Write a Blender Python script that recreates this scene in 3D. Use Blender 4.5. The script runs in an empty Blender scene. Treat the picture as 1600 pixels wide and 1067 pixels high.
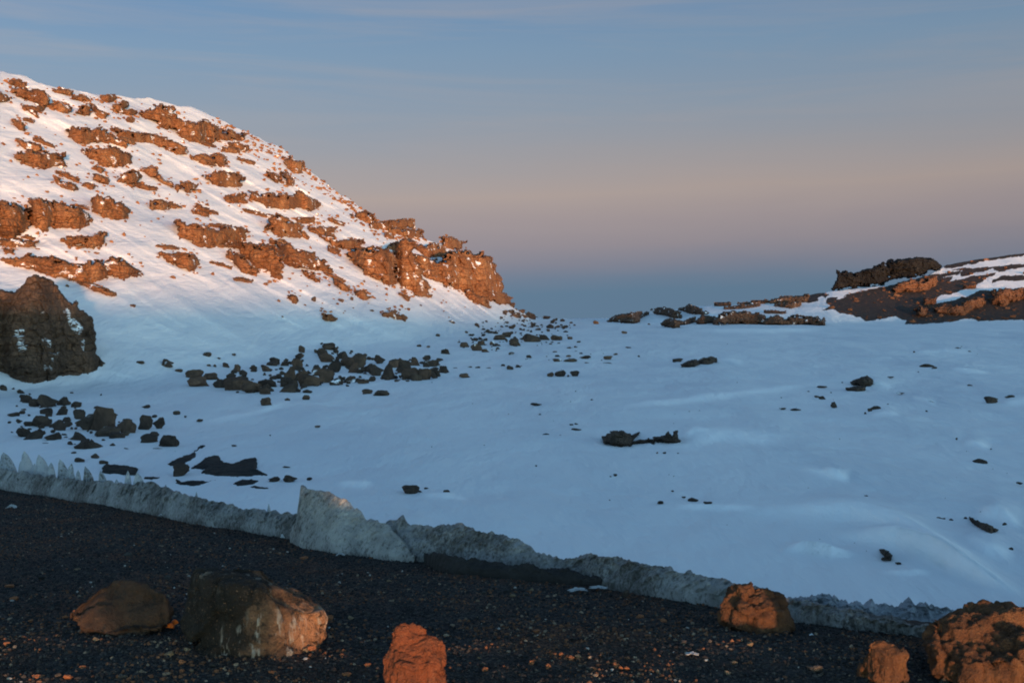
import bpy, bmesh, math, random
import numpy as np
from mathutils import Vector, noise, Matrix
random.seed(7); RNG = np.random.default_rng(7)
C = bpy.context.scene.collection
SC = bpy.context.scene

# ------------------------------------------------------------------ camera
F = 1600*40/36.0                       # focal length in photo pixels
YH = 490.0                             # row of the level horizon
PITCH = math.atan((533.5-YH)/F)
cam = bpy.data.cameras.new('camera'); cam.lens = 40; cam.sensor_width = 36
cam.clip_start = .05; cam.clip_end = 60000
camo = bpy.data.objects.new('camera', cam); C.objects.link(camo)
camo.rotation_euler = (math.pi/2-PITCH, 0, 0)
SC.camera = camo
cP, sP = math.cos(PITCH), math.sin(PITCH)

# ------------------------------------------------------------------ light
SUN_AZ, SUN_EL = math.radians(15), math.radians(-.9)   # low sun far below the rim, behind and to the right
SUN_DIR = Vector((-math.sin(SUN_AZ)*math.cos(SUN_EL), math.cos(SUN_AZ)*math.cos(SUN_EL), -math.sin(SUN_EL)))
sun = bpy.data.lights.new('sun', 'SUN'); sun.energy = 2.1; sun.angle = math.radians(2.0); sun.color = (1, .50, .25)
suno = bpy.data.objects.new('sun', sun); C.objects.link(suno)
suno.rotation_euler = SUN_DIR.to_track_quat('-Z', 'Y').to_euler()
SC.view_settings.view_transform = 'Standard'; SC.view_settings.look = 'None'
SC.view_settings.exposure = 1.9; SC.view_settings.gamma = 1
SC.cycles.filter_width = 1.9
SC.cycles.max_bounces = 4; SC.cycles.diffuse_bounces = 2

def lin(r, g, b):
    f = lambda c: (c/255/12.92) if c/255 <= .04045 else ((c/255+.055)/1.055)**2.4
    return (f(r), f(g), f(b), 1)

class NT:
    def __init__(s, tree): s.t = tree; tree.nodes.clear()
    def n(s, typ, **kw):
        nd = s.t.nodes.new(typ)
        for k, v in kw.items():
            if k.startswith('_'): setattr(nd, k[1:], v)
            else:
                nd.inputs[int(k[1:]) if k[0] == 'i' and k[1:].isdigit() else k].default_value = v
        return nd
    def l(s, a, b): s.t.links.new(a, b)
    def math(s, op, a, b=None, clamp=False):
        m = s.t.nodes.new('ShaderNodeMath'); m.operation = op; m.use_clamp = clamp
        for i, v in enumerate((a, b)):
            if v is None: continue
            if isinstance(v, (int, float)): m.inputs[i].default_value = v
            else: s.l(v, m.inputs[i])
        return m.outputs[0]
    def ramp(s, fac, stops, interp='LINEAR'):
        r = s.t.nodes.new('ShaderNodeValToRGB'); r.color_ramp.interpolation = interp
        e = r.color_ramp.elements
        while len(e) > 1: e.remove(e[0])
        e[0].position = stops[0][0]; e[0].color = stops[0][1]
        for p, c in stops[1:]:
            q = e.new(p); q.color = c
        s.l(fac, r.inputs[0]); return r.outputs[0]
    def mix(s, fac, a, b, typ='MIX'):
        m = s.t.nodes.new('ShaderNodeMix'); m.data_type = 'RGBA'; m.blend_type = typ
        for k, v in ((0, fac), (6, a), (7, b)):
            if isinstance(v, (int, float, tuple)): m.inputs[k].default_value = v
            else: s.l(v, m.inputs[k])
        return m.outputs[2]
    def noise(s, vec, scale, detail=4, rough=.55, dist=0):
        n = s.t.nodes.new('ShaderNodeTexNoise'); n.inputs['Scale'].default_value = scale
        n.inputs['Detail'].default_value = detail; n.inputs['Roughness'].default_value = rough
        n.inputs['Distortion'].default_value = dist
        s.l(vec, n.inputs['Vector']); return n.outputs['Fac']
    def mapping(s, vec, sc=(1, 1, 1), rot=(0, 0, 0)):
        m = s.t.nodes.new('ShaderNodeMapping'); m.inputs['Scale'].default_value = sc
        m.inputs['Rotation'].default_value = rot; s.l(vec, m.inputs['Vector']); return m.outputs[0]

w = bpy.data.worlds.new('World'); SC.world = w; w.use_nodes = True
t = NT(w.node_tree)
co = t.n('ShaderNodeTexCoord').outputs['Generated']
sep = t.n('ShaderNodeSeparateXYZ'); t.l(co, sep.inputs[0])
sky = t.n('ShaderNodeTexSky', _sky_type='NISHITA', _sun_disc=False, _sun_elevation=math.radians(.6), _sun_rotation=math.pi-SUN_AZ,
          _altitude=5700, _air_density=1.0, _dust_density=1.0, _ozone_density=2.0)
nish = t.mix(1.0, sky.outputs[0], (.385, .30, .215, 1), 'MULTIPLY')
glow = t.n('ShaderNodeMapRange', _interpolation_type='SMOOTHSTEP', i1=0., i2=.42, i3=2.0, i4=1.); t.l(sep.outputs['Z'], glow.inputs[0])
gc = t.n('ShaderNodeCombineColor'); [t.l(glow.outputs[0], gc.inputs[i]) for i in range(3)]
nish = t.mix(1.0, nish, gc.outputs[0], 'MULTIPLY')
# the twilight band opposite the sun: blue earth shadow, mauve and peach belt, pale then deeper blue above
el = sep.outputs['Z']
wob = t.noise(t.mapping(co, (1.3, 1.3, 9)), 1.6, 4, .55, .4)
el2 = t.math('ADD', el, t.math('MULTIPLY', t.math('SUBTRACT', wob, .5), .035))
elx = t.math('ADD', el2, t.math('MULTIPLY', sep.outputs['X'], -.03))
fac = t.math('MULTIPLY', elx, 2.0)
S = lambda v: v*2.0
band = t.ramp(fac, [(0, lin(98, 125, 150)), (S(.012), lin(99, 126, 150)), (S(.026), lin(112, 129, 150)), (S(.040), lin(130, 134, 149)), (S(.058), lin(150, 143, 150)),
    (S(.080), lin(162, 151, 153)), (S(.105), lin(175, 161, 156)), (S(.135), lin(161, 159, 163)), (S(.17), lin(144, 157, 172)),
    (S(.22), lin(126, 153, 179)), (S(.275), lin(108, 143, 180)), (S(.36), lin(92, 131, 178)), (S(.49), lin(80, 122, 176))], 'LINEAR')
cirr = t.noise(t.mapping(co, (1.1, 1.1, 16), (0, math.radians(2), 0)), 2.2, 6, .6, .6)
cm = t.math('MULTIPLY', t.math('SUBTRACT', cirr, .45, True), 1.7, True)
cm = t.math('MULTIPLY', cm, t.math('MULTIPLY', t.math('SUBTRACT', el, .04, True), 6, True), True)
band = t.mix(t.math('MULTIPLY', cm, .8), band, lin(174, 165, 164))
side = t.math('ADD', .97, t.math('MULTIPLY', sep.outputs['X'], -.26))
cs = t.n('ShaderNodeCombineColor'); [t.l(side, cs.inputs[i]) for i in range(3)]
band = t.mix(1.0, band, cs.outputs[0], 'MULTIPLY')
band = t.mix(1.0, band, (.268, .268, .268, 1), 'MULTIPLY')
front = t.n('ShaderNodeMapRange', _interpolation_type='SMOOTHSTEP', i1=-.25, i2=.45); t.l(sep.outputs['Y'], front.inputs[0])
low = t.n('ShaderNodeMapRange', _interpolation_type='SMOOTHSTEP', i1=.42, i2=.85, i3=1., i4=0.); t.l(el, low.inputs[0])
m = t.math('MULTIPLY', front.outputs[0], low.outputs[0])
col = t.mix(m, nish, band)
bg = t.n('ShaderNodeBackground', Strength=1.0); t.l(col, bg.inputs[0])
out = t.n('ShaderNodeOutputWorld'); t.l(bg.outputs[0], out.inputs[0])

# ------------------------------------------------------------------ helpers
def tag(o, label=None, cat=None, group=None, kind=None):
    if label: o['label'] = label
    if cat: o['category'] = cat
    if group: o['group'] = group
    if kind: o['kind'] = kind
    return o

def mesh_obj(name, verts, faces, mat, parent=None, smooth=True, attrs=None):
    me = bpy.data.meshes.new(name)
    V = np.asarray(verts, dtype=np.float32); Fc = np.asarray(faces, dtype=np.int32)
    k = Fc.shape[1]
    me.vertices.add(len(V)); me.vertices.foreach_set('co', V.ravel())
    me.loops.add(Fc.size); me.loops.foreach_set('vertex_index', Fc.ravel())
    me.polygons.add(len(Fc)); me.polygons.foreach_set('loop_start', np.arange(0, Fc.size, k, dtype=np.int32))
    me.update(calc_edges=True)
    me.polygons.foreach_set('use_smooth', np.full(len(Fc), smooth))
    for an, av in (attrs or {}).items():
        if av.ndim == 1:
            a = me.attributes.new(an, 'FLOAT', 'POINT'); a.data.foreach_set('value', av.astype(np.float32))
        else:
            a = me.attributes.new(an, 'FLOAT_COLOR', 'POINT'); a.data.foreach_set('color', av.astype(np.float32).ravel())
    me.validate()
    me.materials.append(mat)
    o = bpy.data.objects.new(name, me); C.objects.link(o); o.parent = parent
    return o

def grid_faces(nr, nc, flip=False):
    r, c = np.meshgrid(np.arange(nr-1), np.arange(nc-1), indexing='ij')
    a = (r*nc+c).ravel()
    f = np.stack([a, a+1, a+nc+1, a+nc], 1)
    return f[:, ::-1] if flip else f

def sm(x, a, b):
    x = np.clip((x-a)/(b-a), 0, 1); return x*x*(3-2*x)

# vectorised value noise in 2D/3D
_perm = np.random.default_rng(3).random(65536).astype(np.float64)
def _h(ix, iy, iz): return _perm[(ix*73856093 ^ iy*19349663 ^ iz*83492791) & 65535]
def vnoise(x, y, z=0.0):
    x, y, z = np.broadcast_arrays(np.asarray(x, float), np.asarray(y, float), np.asarray(z, float))
    ix, iy, iz = np.floor(x).astype(np.int64), np.floor(y).astype(np.int64), np.floor(z).astype(np.int64)
    fx, fy, fz = x-ix, y-iy, z-iz
    fx, fy, fz = [f*f*f*(f*(f*6-15)+10) for f in (fx, fy, fz)]
    r = 0
    for dx in (0, 1):
        for dy in (0, 1):
            for dz in (0, 1):
                r = r+_h(ix+dx, iy+dy, iz+dz)*(fx if dx else 1-fx)*(fy if dy else 1-fy)*(fz if dz else 1-fz)
    return r*2-1
def fbm(x, y, z=0.0, o=4, g=.5):
    r, a, s = 0, 1.0, 1.0
    for i in range(o):
        r = r+a*vnoise(np.asarray(x)*s+i*17.3, np.asarray(y)*s+i*5.1, np.asarray(z)*s+i*9.7); a *= g; s *= 2.03
    return r
def cells(x, y, z):
    """value constant per jittered cell: (cell value, distance difference to the next cell)"""
    ix, iy, iz = np.floor(x).astype(np.int64), np.floor(y).astype(np.int64), np.floor(z).astype(np.int64)
    d1 = np.full(x.shape, 9.); d2 = np.full(x.shape, 9.); v = np.zeros(x.shape)
    for dx in (-1, 0, 1):
        for dy in (-1, 0, 1):
            for dz in (-1, 0, 1):
                jx, jy, jz = ix+dx, iy+dy, iz+dz
                px = jx+_h(jx, jy, jz); py = jy+_h(jx+91, jy, jz); pz = jz+_h(jx, jy+57, jz)
                d = (px-x)**2+(py-y)**2+(pz-z)**2
                near = d < d1
                d2 = np.where(near, d1, np.minimum(d2, d)); v = np.where(near, _h(jx, jy, jz+33), v); d1 = np.where(near, d, d1)
    return v, np.sqrt(d2)-np.sqrt(d1)

def ray(px, py):
    """direction through a photo pixel, scaled so that Y = 1"""
    a = (np.asarray(px, float)-800)/F; b = (np.asarray(py, float)-533.5)/F
    dy = cP-b*sP; dz = -sP-b*cP
    return a/dy, dz/dy

# ------------------------------------------------------------------ the lie of the land (1 / distance along Y for each view direction)
def plain_w(py):
    ys = [470, 490, 497, 505, 515, 540, 570, 600, 650, 700, 760, 830, 930, 1067, 1400]
    ws = [.00090, .00103, .00112, .00130, .00155, .00215, .00272, .00335, .00465, .00600, .00765, .00960, .01240, .0162, .0256]
    return np.interp(py, ys, ws)
_yy = np.arange(440, 1420, 1.0); _pw = plain_w(_yy)
_k = np.exp(-np.linspace(-2, 2, 41)**2); _k /= _k.sum()
_pws = np.convolve(np.pad(_pw, 20, mode='reflect', reflect_type='odd'), _k, 'valid')
def plain(py): return np.interp(py, _yy, _pws)

FX = [-600, -200, 0, 200, 400, 600, 700, 760, 840, 900]
FY = [760, 660, 618, 600, 572, 545, 528, 516, 500, 490]
FM = [.62, .50, .42, .36, .30, .23, .19, .165, .13, .10]
RX = [920, 1000, 1100, 1300, 1400, 1600, 1900, 2300]
RY = [488, 498, 506, 506, 503, 502, 500, 500]
RM = [.03, .06, .10, .17, .20, .22, .25, .28]
def W(px, py):
    px = np.asarray(px, float); py = np.asarray(py, float)
    wp = plain(py)
    t_ = -(py-YH)/F
    # left hill
    yf = np.interp(px, FX, FY); m_ = np.interp(px, FX, FM)
    Yf = 1/plain(yf); zf = -(yf-YH)/F*Yf
    wl = (m_-t_)/(m_*Yf-zf)
    wl = wl-sm(px, 815, 895)*.003; wl = np.where(px > 900, -1, wl)
    yf = np.interp(px, RX, RY); m_ = np.interp(px, RX, RM)
    Yf = 1/plain(yf); zf = -(yf-YH)/F*Yf
    wr = (m_-t_)/(m_*Yf-zf)
    wr = wr-(1-sm(px, 922, 985))*.003; wr = np.where(px < 920, -1, wr)
    k = .00022
    k = k*(1-.97*sm(px, 800, 905)); wl2 = .5*(wp+wl+np.sqrt((wp-wl)**2+k*k))
    wr2 = .5*(wp+wr+np.sqrt((wp-wr)**2+(.00004)**2))
    w_ = np.where(px < 910, wl2, wr2)
    a, tz = ray(px, py)
    for _ in range(1):
        Y = 1/np.maximum(w_, 2e-4); X = a*Y
        # gullies and drifts, as small changes of distance
        hill = sm(-wp+wl, -.0002, .0006)*(1-sm(px, 790, 880))
        g = fbm(X/55+3, Y/150, 0, 3)*.018*hill + fbm(X/14, Y/45, 2, 3)*.005*hill
        cc = X*.27+Y*.96; zz = tz*Y
        g = g+((1-np.abs(vnoise(cc/37+fbm(X/60, zz/30, 1, 2)*.6, zz/70, 4)))**2-.4)*.0045*hill*(.4+sm(vnoise(cc/90, zz/60, 2), -.4, .5))+fbm(cc/11, zz/30, 7, 3)*.003*hill
        drift = fbm(X/38+9, Y/60+1, 0, 4)*.006*(1-hill)*sm(py, 500, 640)
        w_ = w_*(1+g+drift)
    return w_

CX = [-600, -200, 0, 40, 60, 100, 150, 200, 230, 270, 300, 350, 400, 440, 470, 520, 560, 590, 610, 650, 700, 740, 765, 785, 800, 815, 830, 850, 880, 950, 1000, 1050, 1090, 1180, 1260, 1300, 1350, 1400, 1450, 1480, 1530, 1600, 1750, 2300]
CY = [-60, 50, 112, 118, 131, 137, 147, 151, 153, 161, 166, 190, 213, 232, 256, 294, 322, 345, 356, 368, 386, 402, 425, 455, 477, 488, 494, 497, 498, 497, 490, 484, 478, 474, 462, 455, 450, 444, 430, 414, 405, 396, 380, 330]
def crest(px):
    px = np.asarray(px, float)
    return np.interp(px, CX, CY)+fbm(px/23, 0.5, 0, 3)*2.1*(px < 800)+fbm(px/9, 7.5, 0, 2)*.7

def P(px, py, w_=None):
    if w_ is None: w_ = W(px, py)
    a, tz = ray(px, py); Y = 1/w_
    return np.stack(np.broadcast_arrays(a*Y, Y, tz*Y), -1)

# ridges of wind drifted snow on the near right of the field: (path in photo px, half width px, height m)
RIDGES = [([(1270, 832), (1340, 838), (1400, 850), (1450, 868), (1500, 890), (1560, 915), (1610, 935)], 9, 1.5),
          ([(1215, 857), (1255, 858), (1300, 866), (1345, 862)], 5, .8),
          ([(1150, 792), (1230, 798), (1330, 806), (1400, 826), (1480, 862), (1600, 905)], 16, 1.0),
          ([(1370, 893), (1420, 897), (1460, 893)], 5, .18),
          ([(1520, 800), (1560, 806), (1600, 826)], 12, .6),
          ([(1280, 738), (1330, 750)], 8, .35), ([(1420, 618), (1465, 634)], 5, .35),
          ([(520, 753), (560, 756), (590, 752)], 6, .25), ([(1500, 688), (1550, 698)], 8, .3),
          ([(300, 660), (380, 648), (460, 628)], 4, .25), ([(930, 640), (1100, 622), (1300, 598)], 7, .4),
          ([(1060, 690), (1130, 680), (1250, 690)], 14, .5),
          ([(1065, 682), (1085, 676), (1120, 678)], 6, .4), ([(1352, 598), (1370, 600), (1400, 606)], 5, .35), ([(1355, 650), (1385, 648), (1410, 650)], 5, .3),
          ([(1480, 574), (1510, 580), (1550, 583)], 4, .35), ([(1120, 560), (1140, 563), (1165, 568)], 4, .35), ([(1420, 552), (1470, 549), (1530, 551)], 4, .4),
          ([(1560, 628), (1600, 626), (1640, 630)], 6, .35), ([(650, 772), (690, 775), (740, 779)], 5, .22), ([(1040, 790), (1110, 790), (1200, 796)], 6, .25),
          ([(1500, 840), (1540, 862), (1590, 872)], 12, .4), ([(1060, 515), (1200, 518), (1300, 514)], 4, .8), ([(1240, 730), (1290, 744), (1330, 752)], 6, .35)]
def seg_dist(x, y, pts):
    d = np.full(np.shape(x), 1e9); along = np.zeros(np.shape(x)); n = len(pts)-1
    for i in range(n):
        (x0, y0), (x1, y1) = pts[i], pts[i+1]
        u = ((x-x0)*(x1-x0)+(y-y0)*(y1-y0))/((x1-x0)**2+(y1-y0)**2); u = np.clip(u, 0, 1)
        dd = np.hypot(x-(x0+u*(x1-x0)), y-(y0+u*(y1-y0)))
        along = np.where(dd < d, (i+u)/n, along); d = np.minimum(d, dd)
    return d, along
def in_poly(x, y, poly):
    r = np.zeros(np.shape(x), bool); n = len(poly)
    for i in range(n):
        x0, y0 = poly[i]; x1, y1 = poly[(i+1) % n]
        if y0 == y1: continue
        c = ((y0 > y) != (y1 > y)) & (x < (x1-x0)*(y-y0)/(y1-y0)+x0); r ^= c
    return r

def Z(sx, ox, oy, pts): return [(ox+x/sx, oy+y/sx) for x, y in pts]
cr7 = lambda p: Z(4.56, 1250, 360, p)
GRAVEL = [cr7([(200,480),(330,460),(420,430),(660,390),(690,350),(760,350),(920,335),(1080,330),(1060,365),(1230,330),(1400,300),(1290,370),(1180,415),(1080,455),(1000,465),(960,520),(1080,500),(1200,470),(1300,430),(1420,425),(1700,400),(1700,640),(1250,645),(1220,630),(1090,650),(840,675),(730,670),(770,645),(690,615),(470,645),(410,615),(270,590),(240,565),(150,575),(210,535),(180,500)]),
          cr7([(1060,285),(1250,265),(1700,232),(1700,262),(1500,275),(1420,300),(1380,275),(1240,300),(1230,320),(1140,325),(1150,290)]),
          cr7([(1010,230),(1190,190),(1300,195),(1400,160),(1900,90),(1900,150),(1596,178),(1300,225),(1200,240),(1090,272),(1020,275)]),
          cr7([(1380,350),(1420,330),(1700,310),(1700,350),(1450,355),(1360,370)]),
          cr7([(-40,480),(60,430),(120,425),(200,455),(170,490),(60,520),(0,510)]),
          cr7([(760,350),(980,310),(1130,290),(1150,300),(1130,318),(900,340),(800,352)])]
SNOWP = [cr7([(110,490),(160,475),(190,482),(180,497),(120,500)]), cr7([(260,475),(300,460),(325,470),(300,487),(262,488)])]

# ------------------------------------------------------------------ materials
def newmat(name):
    m = bpy.data.materials.new(name); m.use_nodes = True; return m, NT(m.node_tree)
def finish(t, colr, rough=.8, bump=None, bstr=.5, bdist=1., spec=.3, extra=None):
    b = t.n('ShaderNodeBsdfPrincipled', Roughness=rough)
    b.inputs['Specular IOR Level'].default_value = spec
    if isinstance(colr, tuple): b.inputs['Base Color'].default_value = colr
    else: t.l(colr, b.inputs['Base Color'])
    if bump is not None:
        bp = t.n('ShaderNodeBump', Strength=bstr, Distance=bdist); t.l(bump, bp.inputs['Height']); t.l(bp.outputs[0], b.inputs['Normal'])
    if extra: extra(b)
    o = t.n('ShaderNodeOutputMaterial'); t.l(b.outputs[0], o.inputs[0])

def snow_nodes(t, co):
    n1 = t.noise(t.mapping(co, (.05, .016, .05), (0, 0, .3)), 1, 5, .55, .3)
    n2 = t.noise(t.mapping(co, (.8, .22, .8), (0, 0, .25)), 1, 5, .6, .5)
    n3 = t.noise(co, 3.0, 3, .6)
    n0 = t.noise(t.mapping(co, (.018, .006, .018), (0, 0, .35)), 1, 3, .5, .5)
    colr = t.mix(t.math('MULTIPLY', t.math('SUBTRACT', n1, .4, True), 2.2, True), (.79, .80, .83, 1), (.67, .70, .75, 1))
    colr = t.mix(t.math('MULTIPLY', t.math('SUBTRACT', n0, .52, True), 4, True), colr, (.62, .65, .72, 1))
    fr = t.n('ShaderNodeAttribute', _attribute_name='drift_glow')
    colr = t.mix(t.math('MULTIPLY', fr.outputs['Fac'], t.math('ADD', .55, t.math('MULTIPLY', n2, .8)), True), colr, (.94, .95, .96, 1))  # lightens the drift snow, painting sunset glow onto the ridge faces
    h = t.math('ADD', t.math('MULTIPLY', n1, 4.5), t.math('ADD', t.math('MULTIPLY', n2, .32), t.math('MULTIPLY', n3, .015)))
    return colr, h
def snow_mat():
    m, t = newmat('snow'); co = t.n('ShaderNodeNewGeometry').outputs['Position']
    colr, h = snow_nodes(t, co); finish(t, colr, .65, h, .8, 1., .25); return m
def field_mat():
    """snow with bare dark cinder ground where the mask says so"""
    m, t = newmat('snow_and_cinder'); co = t.n('ShaderNodeNewGeometry').outputs['Position']
    at = t.n('ShaderNodeAttribute', _attribute_name='bare')
    n0 = t.noise(co, .14, 6, .65); n2 = t.noise(co, .35, 6, .7)
    mask = t.math('ADD', at.outputs['Fac'], t.math('MULTIPLY', t.math('SUBTRACT', n0, .5), .9))
    mask = t.math('MULTIPLY', t.math('SUBTRACT', mask, .46, True), 9, True)
    g = t.ramp(n2, [(.35, (.024, .021, .019, 1)), (.52, (.045, .034, .027, 1)), (.66, (.12, .06, .036, 1))])
    sc, sh = snow_nodes(t, co)
    h = t.math('ADD', t.math('MULTIPLY', t.math('MULTIPLY', n2, mask), 6.0), sh)
    finish(t, t.mix(mask, sc, g), .7, h, .8, 1., .2); return m
def rock_mat(name, a, b, c, snow_lo, scale=1.0, bump=.5, dark=.5, objspace=False):
    m, t = newmat(name); geo = t.n('ShaderNodeNewGeometry')
    co = t.n('ShaderNodeTexCoord').outputs['Object'] if objspace else geo.outputs['Position']
    n1 = t.noise(t.mapping(co, (1, 1, .45)), .12*scale, 6, .65, .4)
    n2 = t.noise(t.mapping(co, (1, 1, .35)), .9*scale, 5, .7, .3)
    n3 = t.noise(co, 4*scale, 4, .6); nb = t.noise(co, .20*scale, 1.5, .5)
    colr = t.ramp(n1, [(.3, a), (.5, b), (.68, c)])
    colr = t.mix(t.math('MULTIPLY', t.math('SUBTRACT', n2, .5, True), 3.5, True), colr, tuple(x*dark for x in a[:3])+(1,))
    sepn = t.n('ShaderNodeSeparateXYZ'); t.l(geo.outputs['Normal'], sepn.inputs[0])
    if snow_lo < 2:
        sn = t.math('MULTIPLY', t.math('SUBTRACT', nb, snow_lo, True), 22, True)
        mk = t.math('MULTIPLY', sn, t.math('MULTIPLY', t.math('SUBTRACT', sepn.outputs[2], .0, True), 6, True), True)
        colr = t.mix(mk, colr, (.8, .83, .87, 1))
    h = t.math('ADD', t.math('MULTIPLY', n2, .8/scale), t.math('MULTIPLY', n3, .25/scale))
    finish(t, colr, .9, h, bump, 1., .15); return m
M_snow = snow_mat(); M_field = field_mat()
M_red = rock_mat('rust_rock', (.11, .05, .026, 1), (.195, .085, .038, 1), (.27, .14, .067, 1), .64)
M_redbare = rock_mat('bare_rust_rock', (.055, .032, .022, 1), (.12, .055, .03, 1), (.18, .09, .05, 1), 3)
M_far = rock_mat('far_shaded_rock', (.006, .006, .007, 1), (.014, .013, .013, 1), (.03, .026, .022, 1), 3, .5, 1.0)  # near black colour stands in for shade on the far crags
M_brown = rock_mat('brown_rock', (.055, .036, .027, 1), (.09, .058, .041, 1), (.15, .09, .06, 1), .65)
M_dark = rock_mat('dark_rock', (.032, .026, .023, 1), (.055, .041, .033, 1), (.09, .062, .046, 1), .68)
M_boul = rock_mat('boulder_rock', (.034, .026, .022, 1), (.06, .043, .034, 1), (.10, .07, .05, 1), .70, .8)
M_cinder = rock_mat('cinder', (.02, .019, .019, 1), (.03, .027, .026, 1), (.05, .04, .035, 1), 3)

# ------------------------------------------------------------------ snowfield and hills (one continuous surface, cut into its named pieces)
xs = np.concatenate([np.arange(-600, -20, 14), np.arange(-20, 1260, 2.4), np.arange(1260, 1620, 1.5), np.arange(1620, 2300, 16)])
sr = np.concatenate([np.linspace(0, .40, 300)[:-1], np.linspace(.40, 1, 240)])
crx = crest(xs)
yb = 1330.0
PY = crx[None, :]+sr[:, None]*(yb-crx[None, :])
PX = np.broadcast_to(xs[None, :], PY.shape)
Wg = W(PX, PY)
pts = P(PX, PY, Wg)
drift_glow = np.zeros(PX.shape)
for path, hw, ht in RIDGES:
    d, al = seg_dist(PX, PY, path)
    sg = PY-np.interp(PX, [p[0] for p in path], [p[1] for p in path])
    prof = np.where(sg > 0, np.exp(-(d/(hw*.45))**2), np.exp(-(d/(hw*1.8))**2))
    endf = sm(al, 0, .3)*(1-sm(al, .75, 1.0)); drift_glow = np.maximum(drift_glow, endf*np.where(sg > 0, np.exp(-(d/(hw*.8))**2), np.exp(-(d/(hw*.5))**2)))
    pts[..., 2] += 1.2*ht*prof*sm(al, 0, .45)*(1-sm(al, .55, 1.0))
# small real relief of the snow
pts[..., 2] += fbm(pts[..., 0]/9, pts[..., 1]/16, 0, 4)*.30*sm(PY, 500, 560)*(1-.8*(PY < np.interp(PX, FX, FY)+20))
back = []
for dY, dz in ((12, -3), (40, -16), (120, -60), (400, -200), (2500, -1300)):
    q = pts[0].copy(); s = (q[:, 1]+dY)/q[:, 1]; q[:, 0] *= s; q[:, 1] += dY; q[:, 2] += dz; back.append(q)
allp = np.concatenate([np.array(back[::-1]), pts], 0)
allx = np.concatenate([np.repeat(xs[None], 5, 0), PX], 0); ally = np.concatenate([np.repeat(crx[None]-1, 5, 0), PY], 0)
bare = np.zeros(allx.shape)
wx = allx+fbm(allx/14, ally/6, 1, 3)*3.5; wy = ally+fbm(allx/16, ally/6, 5, 3)*1.3
for g in GRAVEL: bare = np.maximum(bare, in_poly(wx, wy, g))
for g in SNOWP: bare = np.where(in_poly(wx, wy, g), 0, bare)
bare[:5] = bare[5]; drift_glow = np.concatenate([np.repeat(drift_glow[:1], 5, 0), drift_glow], 0)
nr, nc = allx.shape
fc = grid_faces(nr, nc, flip=True)
fx = allx.ravel()[fc].mean(1); fy = ally.ravel()[fc].mean(1)
foot = np.interp(fx, FX, FY)-6
left = (fy < foot) & (fx < 850)
right = (fx >= 935) & (fy < np.interp(fx, [935, 1000, 1100, 1290, 1380, 1600, 2300], [497, 505, 512, 509, 507, 505, 505]))
def sub(name, mask, mat, label):
    f = fc[mask]; u, inv = np.unique(f, return_inverse=True)
    o = mesh_obj(name, allp.reshape(-1, 3)[u], inv.reshape(f.shape), mat, attrs={'bare': bare.ravel()[u], 'drift_glow': drift_glow.ravel()[u]})
    tag(o, label, None, None, 'structure'); o['category'] = name; return o
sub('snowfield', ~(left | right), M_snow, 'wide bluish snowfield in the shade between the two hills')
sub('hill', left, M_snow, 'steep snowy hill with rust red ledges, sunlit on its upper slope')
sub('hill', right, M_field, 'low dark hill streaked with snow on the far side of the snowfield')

_colc = {}
def column_z(px, Y):
    """height of the land at distance Y in photo column px"""
    k = int(round(px/3))
    if k not in _colc:
        cy = float(crest(k*3)); ys = np.linspace(cy, 1200, 400)
        w_ = W(np.full(400, k*3.0), ys); _colc[k] = (w_[::1], ray(k*3.0, ys)[1]/w_, float(1/w_[0]), float(ray(k*3.0, cy)[1]/w_[0]))
    w_, z_, Y0, z0 = _colc[k]
    if Y > Y0: return z0-.35*(Y-Y0)
    return float(np.interp(1/Y, w_, z_))

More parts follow.
